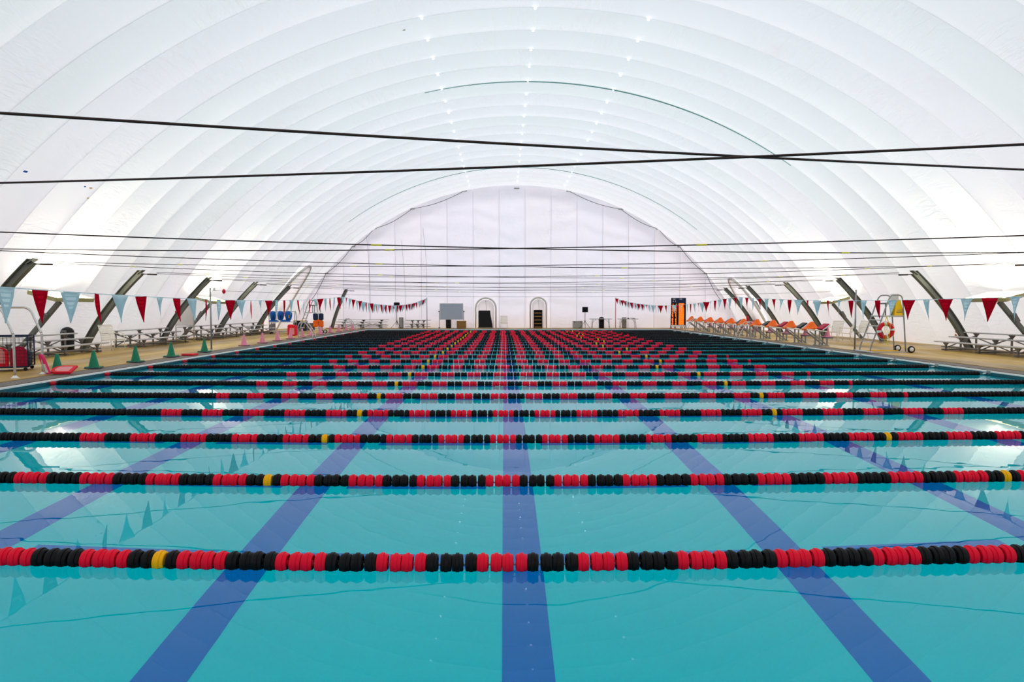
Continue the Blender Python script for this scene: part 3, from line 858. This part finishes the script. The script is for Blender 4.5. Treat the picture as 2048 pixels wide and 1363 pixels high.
def cover_mesh():
    V, F = [], []; n, m_ = 20, 8; rnd = random.Random(4)
    for j in range(m_ + 1):
        t = j / m_
        for k in range(n):
            a = 2 * math.pi * k / n; fold = 1 + .10 * math.sin(5 * a + 1.0) * (t ** 1.5) + .05 * math.sin(9 * a) * t
            rx, ry = .31 * t * fold, .27 * t * fold
            sk = .08 * (1 - t)
            V.append((rx * math.cos(a) + sk, ry * math.sin(a), .27 * (0.5 + 0.5 * math.cos(math.pi * t ** 1.15)) + .04 * t * math.cos(a)))
    V.append((.10, 0, .272))
    for j in range(m_):
        for k in range(n): F.append((j*n+k, j*n+(k+1)%n, (j+1)*n+(k+1)%n, (j+1)*n+k))
    bot = len(V)
    for k in range(n):
        x, y, z = V[m_*n+k]; V.append((x * .96, y * .96, z - .07))
    for k in range(n): F.append((m_*n+k, m_*n+(k+1)%n, bot+(k+1)%n, bot+k))
    F.append(tuple(range(bot, bot + n)))
    return MB().add(V, F).mesh('block_cover', 'orange', True)
CVM = cover_mesh()
BX = XR + 0.45
ORD = ['first', 'second', 'third', 'fourth', 'fifth', 'sixth', 'seventh', 'eighth', 'ninth', 'tenth', 'eleventh']
for i, px in enumerate(bx):
    Y = (BX - .05) * FPX / (px - VPX)
    src = blR if i % 2 == 0 else blB
    nth = ORD[9 - i]
    if i < 2: o = src; o.location = (BX, Y, 0)
    else: o = dup(src, (BX, Y, 0))
    o['label'] = 'starting block with %s kick wedge, %s from the lit scoreboard' % ('red' if i % 2 == 0 else 'black', nth)
    cv = bpy.data.objects.new('block_cover', CVM); C.objects.link(cv); cv.location = (BX - .02, Y, .748); cv.rotation_euler = (0, 0, random.uniform(-.15, .15))
    tag(cv, 'orange vinyl cover draped over the %s starting block from the lit scoreboard' % nth, 'cover', 'orange covers on the starting blocks')
    if 0 <= i < 9:
        dup(PC, (BX + .72, Y, .332), 0, 'faded pink cone on the step of the %s starting block from the lit scoreboard' % nth, 'pink cones on the starting block steps')

# ------------------------------------------------------------------ pool ladder rails
def ladder(x, y, side, label):
    l = thing('pool_ladder', label, 'ladder', (x, y, 0), 0, 'pool ladders')
    for dy in (-.26, .26):
        s = side
        pts = bez([(s*.62, dy, 0), (s*.62, dy, .55), (s*.52, dy, .80), (s*.36, dy, .86), (s*.18, dy, .72), (-s*.04, dy, .40), (-s*.14, dy, .18), (-s*.15, dy, -.25), (-s*.15, dy, -1.2)], 5)
        MB().tube(pts, .022, 8).obj('rail', 'stainless', l, True)
        MB().lathe([(.05, 0), (.05, .01), (.03, .025)], 12, 'Z', (s*.62, dy, 0)).obj('flange', 'stainless', l, True)
    for z in (-.35, -.65, -.95): MB().bbox((-side*.15, 0, z), (.1, .5, .03), .008).obj('rung', 'stainless', l)
    return l
ladder(XL, 36.4, -1, 'stainless ladder rails at the pool edge among the pink cones, near the red box')
ladder(XL, 46.6, -1, 'stainless ladder rails at the pool edge in front of the end wall bleacher')
ladder(XR, 36.0, 1, 'stainless ladder rails in the middle of the row of starting blocks')
ladder(XR, 46.2, 1, 'stainless ladder rails by the last starting block near the lit scoreboard')

# ------------------------------------------------------------------ lifeguard chairs
def make_guard(label):
    g = thing('lifeguard_chair', label, 'lifeguard chair', (0, 0, 0), 0, 'tall wheeled lifeguard chairs')
    for dy in (-.36, .36):
        pts = bez([(0, dy, .03), (.02, dy, .22), (.16, dy, .62), (.40, dy, 1.28), (.58, dy, 1.82), (.70, dy, 2.02), (.86, dy, 2.05), (1.02, dy, 2.03), (1.10, dy, 1.88), (1.16, dy, 1.3), (1.26, dy, .05)], 5)
        MB().tube(pts, .024, 8).obj('side_rail', 'galv', g, True)
        mb = MB(); bar(mb, (-.06, dy, .03), (1.42, dy, .03), .04, .04); mb.obj('base_rail', 'alu', g)
        wh = MB().lathe([(.07, -.03), (.12, -.03), (.125, 0), (.12, .03), (.07, .03)], 18, 'Y', (1.42, dy * 1.18, .125)).obj('wheel', 'black', g, True)
        MB().lathe([(.01, -.036), (.078, -.034), (.078, .034), (.01, .036)], 14, 'Y', (1.42, dy * 1.18, .125)).obj('hub', 'white', wh, True)
    for x, z in ((.10, .38), (.19, .68), (.28, .95), (.36, 1.16)): MB().bbox((x, 0, z), (.11, .72, .03), .008).obj('rung', 'alu', g)
    MB().bbox((.78, 0, 1.30), (.80, .76, .05), .012).obj('platform', 'alu', g)
    for dy in (-.2, .2): MB().tube([(.82, dy, 1.32), (.82, dy, 1.74)], .022, 8).obj('seat_post', 'greydark', g, True)
    MB().bbox((.80, 0, 1.75), (.42, .50, .05), .02).obj('seat', 'greydark', g)
    MB().bbox((1.02, 0, 1.93), (.05, .50, .34), .02).obj('backrest', 'cream', g)
    MB().bbox((-.02, 0, .035), (.12, 1.1, .05), .012).obj('foot_bar', 'alu', g)
    mb = MB(); bar(mb, (.05, 0, .06), (1.2, 0, .06), .03); mb.obj('stretcher', 'yellow', g)
    return g
g1 = make_guard('tall wheeled lifeguard chair with a red ring buoy hanging from it')
g1.location = (12.98, 24.35, 0)
dup(g1, (-12.55, 42.2, 0), 0, 'tall wheeled lifeguard chair hung with blue and orange vests')
# ring buoy
rb = thing('ring_buoy', 'red ring buoy with white bands hanging under the lifeguard chair platform', 'ring buoy', (13.45, 23.88, .80))
V, F = [], []
nu, nv = 40, 12
mb = MB().tube([(.235 * math.cos(2*math.pi*i/nu), 0, .235 * math.sin(2*math.pi*i/nu)) for i in range(nu)], .07, 12, True); mb.obj('ring', 'red', rb, True)
for a in (8, 98, 188, 278):
    MB().tube([(.235 * math.cos(R(a + d)), 0, .235 * math.sin(R(a + d))) for d in (-9, -4.5, 0, 4.5, 9)], .074, 12).obj('band', 'white', rb, True)
for a0 in (0, 90, 180, 270):
    pts = [((.31 + .035 * math.sin(math.pi * t)) * math.cos(R(a0 + 8 + 90 * t)), 0, (.31 + .035 * math.sin(math.pi * t)) * math.sin(R(a0 + 8 + 90 * t))) for t in [i/8 for i in range(9)]]
    MB().tube(pts, .006, 5).obj('grab_line', 'white', rb, True)
mb = MB()
for k in range(5):
    x = -.10 + .05 * k; mb.tube(bez([(x, -.08, .27), (x + .02, -.085, .1), (x - .01, -.08, -.15), (x + .03, -.07, -.42 - .04 * (k % 3))], 4), .007, 5)
mb.tube(bez([(-.08, -.03, .26), (-.02, -.03, .40), (.0, -.03, .50), (.04, -.03, .38), (.08, -.03, .26)], 4), .012, 6)
mb.obj('throw_rope', 'tape', rb, True)
# wet floor sign on the chair platform
sg = thing('wet_floor_sign', 'yellow folding wet floor sign standing on the lifeguard chair platform', 'sign', (13.98, 24.1, 1.325))
MB().prism([(-.17, 0), (.17, 0), (.07, .56), (-.07, .56)], (0, 1, .1), .02, (0, -.10, 0), (1, 0, 0), (0, .14, 1)).obj('panel', 'yellow', sg)
MB().prism([(-.17, 0), (.17, 0), (.07, .56), (-.07, .56)], (0, 1, -.1), .02, (0, .10, 0), (1, 0, 0), (0, -.14, 1)).obj('panel', 'yellow', sg)
mb = MB(); mb.box((0, -.095, .12), (.2, .012, .03)); mb.box((0, -.088, .19), (.15, .012, .02)); mb.obj('print_bar', 'greydark', sg)
# vests on the far chair
for k, (mt, z) in enumerate((('navy', 1.05), ('orange', .62))):
    v = thing('swim_vest', '%s vest hanging on the far lifeguard chair frame' % ('dark blue' if k == 0 else 'bright orange'), 'vest', (-11.30, 41.68, z - .2))
    for s in (-.17, .17): MB().bbox((s, 0, .2), (.30, .14, .42), .06).obj('panel', mt, v)
    MB().bbox((0, .03, .42), (.34, .10, .12), .03).obj('yoke', 'white' if k == 0 else mt, v)

# ------------------------------------------------------------------ strap chairs
def make_chair(label):
    c = thing('strap_chair', label, 'chair', (0, 0, 0), 0, 'white strap patio chairs')
    for s in (-1, 1):
        y = s * .27
        MB().tube([(.26, y, .62), (.29, y, .3), (.30, y, 0)], .014, 8).obj('leg', 'cream', c, True)
        MB().tube([(-.22, y, .40), (-.28, y, .2), (-.30, y, 0)], .014, 8).obj('leg', 'cream', c, True)
        MB().tube(bez([(.26, y, .62), (.1, y, .66), (-.2, y, .64), (-.30, y, .70)], 4), .016, 8).obj('armrest', 'cream', c, True)
        MB().tube([(.27, y, .42), (-.20, y, .38), (-.42, y, .95)], .013, 8).obj('frame_rail', 'cream', c, True)
    sm = MB().bbox((0, 0, 0), (.05, .54, .008), .003).mesh('strap', 'cream')
    for k in range(7): inst(sm, 'seat_strap', c, (.24 - .07 * k, 0, .42 - .006 * k), (0, R(-5), 0))
    for k in range(8): inst(sm, 'back_strap', c, (-.225 - .025 * k, 0, .445 + .065 * k), (0, R(69), 0))
    MB().tube([(-.42, -.27, .95), (-.42, .27, .95)], .013, 8).obj('top_rail', 'cream', c, True)
    return c
c0 = make_chair('white strap chair between two bleachers on the tan deck'); g = gp(226, 700.5); c0.location = g; c0.rotation_euler = (0, 0, R(-25))
CL = ['white strap chair with its back to the tall pole by the lifeguard chair', 'white strap chair in the middle of three near the starting blocks', 'white strap chair closest to the starting blocks of three']
for (px, py, rz, lb) in ((1718, 680, 200, CL[0]), (1690, 683, 160, CL[1]), (1668, 680, 215, CL[2])):
    dup(c0, gp(px, py), R(rz), lb)
dup(c0, (at(1008, 656, 53.6).x, 53.5, 0), R(-90), 'white strap chair alone between the two arched doorways')

# ------------------------------------------------------------------ domed bins
def make_bin(label):
    b = thing('domed_bin', label, 'bin', (0, 0, 0), 0, 'black domed waste bins')
    MB().lathe([(.20, 0), (.21, .02), (.22, .62), (.20, .63)], 20).obj('body', 'black', b, True)
    MB().lathe([(.225, .62), (.23, .66), (.21, .76), (.15, .84), (.06, .88), (.01, .885)], 20).obj('dome_lid', 'black', b, True)
    MB().bbox((0, -.205, .72), (.2, .03, .11), .02).obj('flap', 'greydark', b)
    return b
bn = make_bin('black domed bin behind the bleacher near the wire cart'); bn.location = (-16.2, 25.5, 0)
for px, lb in ((897, 'black domed bin beside the wheeled whiteboard at the end wall'), (1203, 'black domed bin under the plain folding table at the end wall')):
    dup(bn, (at(px, 650, 53.8).x, 53.82, 0), 0, lb)

# ------------------------------------------------------------------ things along the end wall
def wx(px, Y=53.4): return at(px, 650, Y).x
wb = thing('whiteboard', 'grey wheeled whiteboard standing before the end wall', 'whiteboard', (wx(903), 53.4, 0))
W_ = (926 - 880) / FPX * 53.4
MB().box((0, 0, 1.30), (W_ - .06, .03, 1.20)).obj('board', 'board', wb)
mb = MB(); mb.box((0, 0, 1.92), (W_, .05, .04)); mb.box((0, 0, .69), (W_, .05, .04)); mb.box((-W_/2, 0, 1.3), (.04, .05, 1.26)); mb.box((W_/2, 0, 1.3), (.04, .05, 1.26)); mb.obj('frame', 'alu', wb)
for s in (-1, 1):
    mb = MB(); mb.box((s * (W_/2 + .05), 0, .72), (.04, .04, 1.30)); mb.box((s * (W_/2 + .05), 0, .07), (.05, .6, .04)); mb.obj('stand', 'galv', wb)
    MB().lathe([(.02, -.03), (.05, -.02), (.05, .02), (.02, .03)], 10, 'Y', (s * (W_/2 + .07), 0, 1.30)).obj('knob', 'black', wb)
    for dy in (-.26, .26): MB().lathe([(.02, -.015), (.045, -.012), (.045, .012), (.02, .015)], 10, 'Y', (s * (W_/2 + .05), dy, .045)).obj('caster', 'black', wb)
t = thing('wooden_crate', 'brown wooden crate on the deck beside the whiteboard', 'crate', (wx(924), 52.9, 0))
MB().box((0, 0, .30), (.70, .44, .58)).obj('body', 'wood', t)
for z in (.12, .31, .50): MB().box((0, -.23, z), (.72, .02, .15)).obj('slat', 'wood', t)
for s in (-.34, .34): MB().box((s, -.235, .3), (.05, .03, .6)).obj('corner_post', 'wood', t)
t = thing('storage_box', 'pale grey storage box beside the loudspeaker tripod', 'box', (wx(1156), 53.75, 0))
MB().bbox((0, 0, .26), (.74, .5, .5), .03).obj('body', 'grey', t); MB().bbox((0, 0, .53), (.78, .54, .06), .02).obj('lid', 'grey', t)
for s in (-.25, .25): MB().box((s, -.255, .46), (.08, .02, .1)).obj('latch', 'greydark', t)
for px, lb in ((802, 'tall grey cabinet beside the loudspeaker tripod at the bleacher side'), (1249, 'tall grey cabinet behind the cluttered folding table')):
    t = thing('cabinet', lb, 'cabinet', (wx(px, 53.7), 53.85, 0))
    MB().bbox((0, 0, .42), (.30, .34, .84), .012).obj('body', 'greydark', t)
    MB().bbox((0, -.175, .42), (.26, .02, .76), .006).obj('door', 'grey', t); MB().box((.08, -.19, .5), (.02, .02, .1)).obj('handle', 'black', t)
def speaker(px, zt, wide, label):
    s = thing('loudspeaker', label, 'loudspeaker', (wx(px), 53.1, 0))
    MB().tube([(0, 0, .25), (0, 0, zt)], .02, 8).obj('pole', 'black', s, True)
    for k in range(3):
        a = R(200 + 120 * k); MB().tube([(0, 0, .55), (.48 * math.cos(a), .48 * math.sin(a), .015)], .014, 6).obj('leg', 'black', s, True)
    MB().lathe([(.03, .5), (.04, .52), (.04, .6), (.03, .62)], 10).obj('collar', 'black', s, True)
    if wide:
        MB().bbox((0, 0, zt + .17), (.44, .34, .32), .03, rotZ(.2)).obj('cabinet', 'black', s)
        MB().bbox((.12, -.05, zt - .08), (.14, .2, .16), .03).obj('horn', 'black', s); MB().bbox((-.14, -.05, zt - .08), (.2, .18, .12), .03).obj('amplifier', 'black', s)
    else:
        MB().bbox((0, 0, zt + .2), (.42, .34, .42), .02).obj('cabinet', 'black', s); MB().bbox((0, -.175, zt + .2), (.36, .02, .36), .008).obj('grille', 'float_black', s)
speaker(795, 1.68, True, 'black loudspeaker on tripod above the pennants on the bleacher side')
speaker(1169, 1.25, False, 'square black loudspeaker on tripod beside the grey storage box')
def table(xa, xb, label):
    t = thing('folding_table', label, 'table', ((xa + xb) / 2, 53.2, 0), 0, 'folding tables at the end wall'); L = xb - xa
    MB().bbox((0, 0, .73), (L, .72, .045), .012).obj('table_top', 'grey', t)
    for s in (-1, 1):
        mb = MB()
        for dy in (-.28, .28): mb.tube([(s * (L/2 - .22), dy, .70), (s * (L/2 - .16), dy, 0)], .016, 6)
        mb.tube([(s * (L/2 - .17), -.28, .12), (s * (L/2 - .17), .28, .12)], .014, 6); mb.obj('leg_frame', 'greydark', t, True)
        MB().tube([(s * (L/2 - .2), 0, .45), (s * .35, 0, .69)], .012, 6).obj('brace', 'greydark', t, True)
table(wx(1179), wx(1222), 'folding table with a black bin under it'); table(wx(1235), wx(1274), 'folding table with small items on top beside the red pole')
for px, mt, dim in ((1255, 'black', (.14, .1, .06)), (1261, 'white', (.12, .12, .1)), (1266, 'grey', (.2, .15, .05))):
    o = MB().bbox((0, 0, dim[2]/2), dim, .015).obj('small_case', mt); o.location = (wx(px), 53.1, .753); tag(o, '%s small case lying on the cluttered folding table' % {'black': 'black', 'white': 'white', 'grey': 'flat grey'}[mt], 'case')
# scoreboard
sb = thing('scoreboard', 'tall black scoreboard with orange glowing digits on a wheeled frame', 'scoreboard', (wx(1356.5, 52.6), 52.6, 0))
SW, SH, SB = 1.13, 2.1, .16
MB().bbox((0, 0, SB + .1 + SH/2), (SW, .14, SH), .015).obj('panel', 'float_black', sb)
MB().box((0, -.075, SB + .1 + SH - .22), (SW - .06, .012, .40)).obj('header', 'navy', sb)
mb = MB(); mb.box((0, .05, SB + .03), (SW + .1, .06, .06))
for s in (-1, 1): mb.box((s * (SW/2), .05, .6), (.05, .06, 1.0))
for s in (-SW/2, -.25, .25, SW/2): mb.box((s, 0, SB), (.05, .5, .05))
mb.obj('stand', 'alu', sb)
cm_ = MB().lathe([(.02, -.02), (.06, -.018), (.06, .018), (.02, .02)], 12, 'X').mesh('caster', 'black')
for s in (-SW/2, -.25, .25, SW/2): inst(cm_, 'caster', sb, (s, -.2, .062)); inst(cm_, 'caster', sb, (s, .2, .062))
SEG = {'0': 'abcdef', '1': 'bc', '2': 'abged', '3': 'abgcd', '4': 'fgbc', '5': 'afgcd', '6': 'afgedc', '7': 'abc', '8': 'abcdefg', '9': 'abcdfg'}
def digit(mb, ch, x, z, w, h):
    s = .02; Y = -.085
    R_ = {'a': (0, h/2, w, s), 'd': (0, -h/2, w, s), 'g': (0, 0, w, s), 'f': (-w/2, h/4, s, h/2), 'b': (w/2, h/4, s, h/2), 'e': (-w/2, -h/4, s, h/2), 'c': (w/2, -h/4, s, h/2)}
    for q in SEG[ch]:
        a, b, c, d = R_[q]; mb.box((x + a, Y, z + b), (c, .014, d))
for r_ in range(10):
    z = SB + .1 + SH - .50 - r_ * .165; mb = MB()
    digit(mb, str((r_ + 1) % 10), -.47, z, .065, .12); digit(mb, str((r_ + 1) % 10), -.22, z, .06, .11)
    for k in range(4): digit(mb, '0', .05 + .105 * k, z, .07, .125)
    tag(mb.obj('digit_row', 'led', sb), kind='stuff')
for x in (-.36, .16): MB().box((x, -.084, SB + .1 + SH - .1), (.2, .012, .035)).obj('caption', 'white', sb)
for x, z in ((-.42, -.26), (-.25, -.26)): MB().box((x, -.084, SB + .1 + SH + z), (.05, .012, .06)).obj('caption', 'white', sb)

# ------------------------------------------------------------------ things on the bleacher side
wl = thing('whiteboard', 'pale whiteboard on two posts behind the bleachers with a red strap', 'whiteboard', (-15.35, 33.0, 0), R(-20))
MB().box((0, 0, 1.35), (1.05, .03, 1.15)).obj('board', 'white', wl)
mb = MB(); mb.box((0, 0, 1.94), (1.1, .05, .04)); mb.box((0, 0, .76), (1.1, .05, .04)); mb.obj('frame', 'alu', wl)
for s in (-.55, .55): MB().tube([(s, 0, 0), (s, 0, 1.95 if s > 0 else 1.4)], .025, 8).obj('post', 'alu', wl, True)
MB().bbox((-.50, -.05, 1.2), (.05, .03, .5), .01).obj('strap', 'red', wl)
rk = thing('jacket_rack', 'wheeled tube rack with a white shelf near the far lifeguard chair', 'rack', (-13.65, 42.3, 0), R(8))
for s in (-.75, .75):
    mb = MB(); mb.tube(bez([(s, -.3, .06), (s, -.3, 1.1), (s, 0, 1.38), (s, .3, 1.1), (s, .3, .06)], 5), .022, 8); mb.obj('end_frame', 'galv', rk, True)
MB().tube([(-.75, 0, 1.36), (.75, 0, 1.36)], .02, 8).obj('top_bar', 'galv', rk, True)
MB().bbox((0, 0, .72), (1.56, .62, .04), .01).obj('shelf', 'white', rk); MB().bbox((0, 0, .16), (1.5, .6, .04), .01).obj('lower_shelf', 'alu', rk)
for s in (-.7, .7):
    for d in (-.28, .28): MB().lathe([(.02, -.015), (.05, -.012), (.05, .012), (.02, .015)], 10, 'Y', (s, d, .05)).obj('caster', 'black', rk)
def heap(mb, c, w, d, h, seed):
    rnd = random.Random(seed); n, m_ = 16, 5; V, F = [], []
    for j in range(m_ + 1):
        t = j / m_
        for k in range(n):
            a = 2 * math.pi * k / n; f = 1 + rnd.uniform(-.12, .12)
            V.append((c[0] + w/2 * math.cos(a) * math.cos(t * 1.45) * f, c[1] + d/2 * math.sin(a) * math.cos(t * 1.45) * f, c[2] + h * math.sin(t * 1.45)))
    for j in range(m_):
        for k in range(n): F.append((j*n+k, j*n+(k+1)%n, (j+1)*n+(k+1)%n, (j+1)*n+k))
    F.append(tuple(range(n - 1, -1, -1))); F.append(tuple(range(m_*n, m_*n+n)))
    return mb.add(V, F)
for k, (dx, w_) in enumerate(((-.50, .36), (-.05, .40), (.43, .42))):
    j = thing('blue_jacket', ['small blue jacket hanging at the end of the tube rack', 'blue jacket hanging in the middle of the tube rack', 'large blue jacket hanging on the tube rack beside the red box'][k], 'jacket', (-13.75 + dx * math.cos(R(8)), 42.3 + dx * math.sin(R(8)), .80))
    V, F = [], []; n = 12; rnd = random.Random(k)
    prof = [(.55, .02), (.75, .10), (1.0, .30), (.95, .48), (.55, .58), (.10, .60)]
    for (s_, z) in prof:
        for q in range(n):
            a = 2 * math.pi * q / n; f = 1 + .18 * math.sin(3 * a + k) + rnd.uniform(-.08, .08)
            V.append((w_/2 * s_ * math.cos(a) * f, .19 * s_ * math.sin(a) * f, z))
    for i in range(len(prof) - 1):
        for q in range(n): F.append((i*n+q, i*n+(q+1)%n, (i+1)*n+(q+1)%n, (i+1)*n+q))
    F.append(tuple(range(n - 1, -1, -1))); F.append(tuple(range((len(prof)-1)*n, len(prof)*n)))
    MB().add(V, F).obj('cloth', 'blue', j, True)
    MB().bbox((w_*.2, -.16, .26), (.05, .03, .2), .01).obj('strap', 'yellow' if k == 2 else 'black', j)
for k, dx in enumerate((-.45, .25)):
    o = heap(MB(), (0, 0, 0), .62, .5, .12, k + 3).obj('folded_towel', 'blue', None, True); o.location = (-13.75 + dx, 42.3 + dx * .14, .742)
    tag(o, 'crumpled blue cloth on the white shelf of the tube rack', 'cloth', 'blue cloths on the rack shelf')
t = thing('red_box', 'bright red crate with pale notice on the deck by the pool ladder', 'crate', (at(585, 660, 39.3).x, 39.3, 0))
MB().bbox((0, 0, .30), (.46, .40, .58), .02).obj('body', 'redfoam', t); MB().box((.03, -.205, .26), (.26, .012, .38)).obj('notice', 'paleprint', t)
MB().bbox((-.08, .0, .60), (.30, .3, .08), .03).obj('lid', 'redfoam', t)
t = thing('kick_rack', 'dark rack of boards with yellow edges behind the far lifeguard chair', 'rack', (at(601, 650, 46.5).x, 46.5, 0))
MB().box((0, 0, .38), (.84, .4, .70)).obj('body', 'navy', t)
for k in range(6): MB().bbox((-.34 + .136 * k, -.22, .40), (.05, .06, .60 - .05 * (k % 3)), .015).obj('board', ('wood' if k % 2 else 'navy'), t)
for k, x in enumerate((-.28, .1, .3)): MB().bbox((x, -.22, .72), (.12, .1, .07), .02).obj('board_end', 'yellow', t)
t = thing('floor_speaker', 'black box speaker on the deck against the dome beyond the lifeguard chair', 'speaker', (at(622.5, 650, 48.5).x, 48.5, 0))
MB().bbox((0, 0, .26), (.40, .36, .5), .02).obj('cabinet', 'black', t); MB().bbox((0, -.185, .26), (.34, .02, .42), .006).obj('grille', 'greydark', t)
def extinguisher(x, y, z, label):
    e = thing('fire_extinguisher', label, 'extinguisher', (x, y, 0))
    MB().tube([(0, .12, 0), (0, .12, z + .6)], .025, 8).obj('stand_post', 'greydark', e, True)
    MB().lathe([(.06, z), (.075, z + .02), (.075, z + .36), (.04, z + .42), (.025, z + .45)], 14).obj('cylinder', 'red', e, True)
    MB().bbox((0, 0, z + .48), (.10, .05, .06), .01).obj('valve', 'black', e)
    MB().tube(bez([(.04, 0, z + .46), (.11, -.01, z + .36), (.09, -.02, z + .15)], 5), .012, 6).obj('hose', 'black', e, True)
    MB().box((0, .07, z + .25), (.05, .1, .04)).obj('bracket', 'greydark', e)
extinguisher(at(525, 640, 44.8).x, 44.8, .55, 'red fire extinguisher on a post before the bleacher side tunnel mouth')
extinguisher(at(1495, 640, 46.0).x, 46.0, .62, 'red fire extinguisher on a post before the block side tunnel mouth')
o = MB().bbox((0, 0, .03), (1.6, .3, .06), .015).obj('deck_mat', 'rust'); o.location = (at(672, 655, 52.0).x, 52.2, 0); tag(o, 'rust red rolled strip on the deck at the foot of the steep rib', 'mat')

# ------------------------------------------------------------------ kickboards, wire cart and handrail near the first bleacher
def kick_poly(w, h, n=10):
    p = [(-w/2, 0), (w/2, 0), (w/2, h - w/2)]
    for i in range(1, n): a = math.pi * i / n; p.append((w/2 * math.cos(a), h - w/2 + w/2 * math.sin(a) * .9))
    p.append((-w/2, h - w/2)); return p
CR = R(24); cc = gp(57, 741)
cart = thing('wire_cart', 'navy framed wire mesh cart holding kickboards', 'cart', (cc.x, cc.y, 0), CR)
CLn, CD, CH, CB = 1.9, .75, .78, .10      # length toward -x, depth +y, basket height, clearance
for (x, y) in ((0, 0), (0, CD), (-CLn, 0), (-CLn, CD)):
    MB().tube([(x, y, CB), (x, y, CB + CH)], .016, 8).obj('corner_post', 'navy', cart, True)
    MB().lathe([(.02, -.015), (.045, -.012), (.045, .012), (.02, .015)], 10, 'Y', (x - .06 if x == 0 else x + .06, y, .045)).obj('caster', 'black', cart)
for z in (CB, CB + CH):
    MB().tube([(0, 0, z), (0, CD, z), (-CLn, CD, z), (-CLn, 0, z)], .016, 8, True).obj('rim', 'navy', cart, True)
mb = MB()
k = 1
while k * .085 < CLn:
    for y in (0, CD): mb.tube([(-k*.085, y, CB), (-k*.085, y, CB + CH - .04)], .0035, 4)
    k += 1
for j in range(1, 9):
    for y in (0, CD): mb.tube([(0, y, CB + j*.085), (-CLn, y, CB + j*.085)], .0035, 4)
for j in range(1, 9): mb.tube([(0, .0, CB + j*.085), (0, CD, CB + j*.085)], .0035, 4); mb.tube([(0, j*.083, CB), (0, j*.083, CB + CH)], .0035, 4)
tag(mb.obj('mesh_wire', 'black', cart), kind='stuff')
MB().box((-CLn/2, CD/2, CB + .01), (CLn, CD, .02)).obj('bottom_tray', 'navy', cart)
MB().bbox((-.20, CD/2 + .14, CB + .2), (.34, CD - .40, .36), .03).obj('shade_block', 'navy', cart)  # solid navy block standing in for the dark shade inside the cart
rz = Matrix.Rotation(CR, 3, 'Z')
for k, (lx, ly, h, mt, pr, lb) in enumerate(((-.60, .06, .50, 'redfoam', True, 'red kickboard with pale print standing inside the wire cart'),
                                        (-.21, .07, .52, 'crimson', False, 'crimson kickboard standing inside the wire cart beside the printed one'),
                                        (-1.0, .10, .50, 'redfoam', False, 'plain red kickboard standing at the cart end away from the pool'))):
    q = rz @ Vector((lx, ly, 0)); kb = thing('kickboard', lb, 'kickboard', (cc.x + q.x, cc.y + q.y, CB + .022), CR)
    MB().prism(kick_poly(.36, h), (0, 1, 0), .05).obj('foam', mt, kb)
    if pr: MB().prism([(x * .6, .08 + z * .78) for x, z in kick_poly(.36, h)], (0, 1, 0), .054).obj('print_panel', 'paleprint', kb)
g = gp(84, 750)
kb = thing('kickboard', 'pink and white kickboard leaning against the wire cart', 'kickboard', (g.x - .02, g.y + .25, 0), R(20))
ly = Vector((-.30, .10, .9)).normalized(); ux = Vector((.5, -.85, 0)).normalized()
MB().prism([(x, z) for x, z in kick_poly(.30, .52)], ux.cross(ly), .045, (0, 0, .012), ux, ly).obj('foam', 'pinkfoam', kb)
MB().prism([(-.10, .04), (.14, .04), (.14, .26), (-.10, .26)], ux.cross(ly), .05, (0, 0, .012), ux, ly).obj('white_panel', 'white', kb)
g = gp(113, 748)
kb = thing('kickboard', 'red kickboard with pale pink print lying flat by the handrail foot', 'kickboard', (g.x + .12, g.y + .08, .02), R(95))
kb.rotation_euler = (0, R(-22), R(95))
kb.location.z = .075
MB().prism([(x * 1.0, z - .25) for x, z in kick_poly(.36, .52)], (0, 0, 1), .05, (0, 0, .03), (1, 0, 0), (0, 1, 0)).obj('foam', 'redfoam', kb)
MB().prism([(x * .68, z * .7 - .18) for x, z in kick_poly(.36, .52)], (0, 0, 1), .054, (0, 0, .03), (1, 0, 0), (0, 1, 0)).obj('print_panel', 'paleprint', kb)
g = gp(377.5, 710)
kb = tag(MB().prism([(x, z - .25) for x, z in kick_poly(.32, .50)], (0, 0, 1), .05, (0, 0, .028), (1, 0, 0), (0, 1, 0)).obj('kickboard', 'redfoam'), 'plain red kickboard lying alone on the deck edge between green cones', 'kickboard')
kb.location = g; kb.rotation_euler = (0, 0, R(80))
hr = thing('handrail', 'large stainless handrail frame over the wire cart at the pool edge', 'handrail', (0, 0, 0))
for px, py in ((30, 756), (86, 748)):
    g = gp(px, py)
    pts = bez([g, g + Vector((0, 0, .9)), g + Vector((-.02, 0, 1.02)), g + Vector((-.16, 0, 1.35)), g + Vector((-.24, 0, 1.52)), g + Vector((-.36, 0, 1.60)), g + Vector((-.6, 0, 1.61)), g + Vector((-2.0, 0, 1.61))], 5)
    MB().tube(pts, .028, 10).obj('rail', 'stainless', hr, True)
    MB().tube([g + Vector((-2.0, 0, 1.61)), g + Vector((-2.1, 0, 1.55)), g + Vector((-2.12, 0, 0))], .028, 10).obj('back_leg', 'stainless', hr, True)
    MB().lathe([(.085, 0), (.085, .015), (.05, .035), (.035, .06)], 14, 'Z', g).obj('flange', 'white', hr, True)
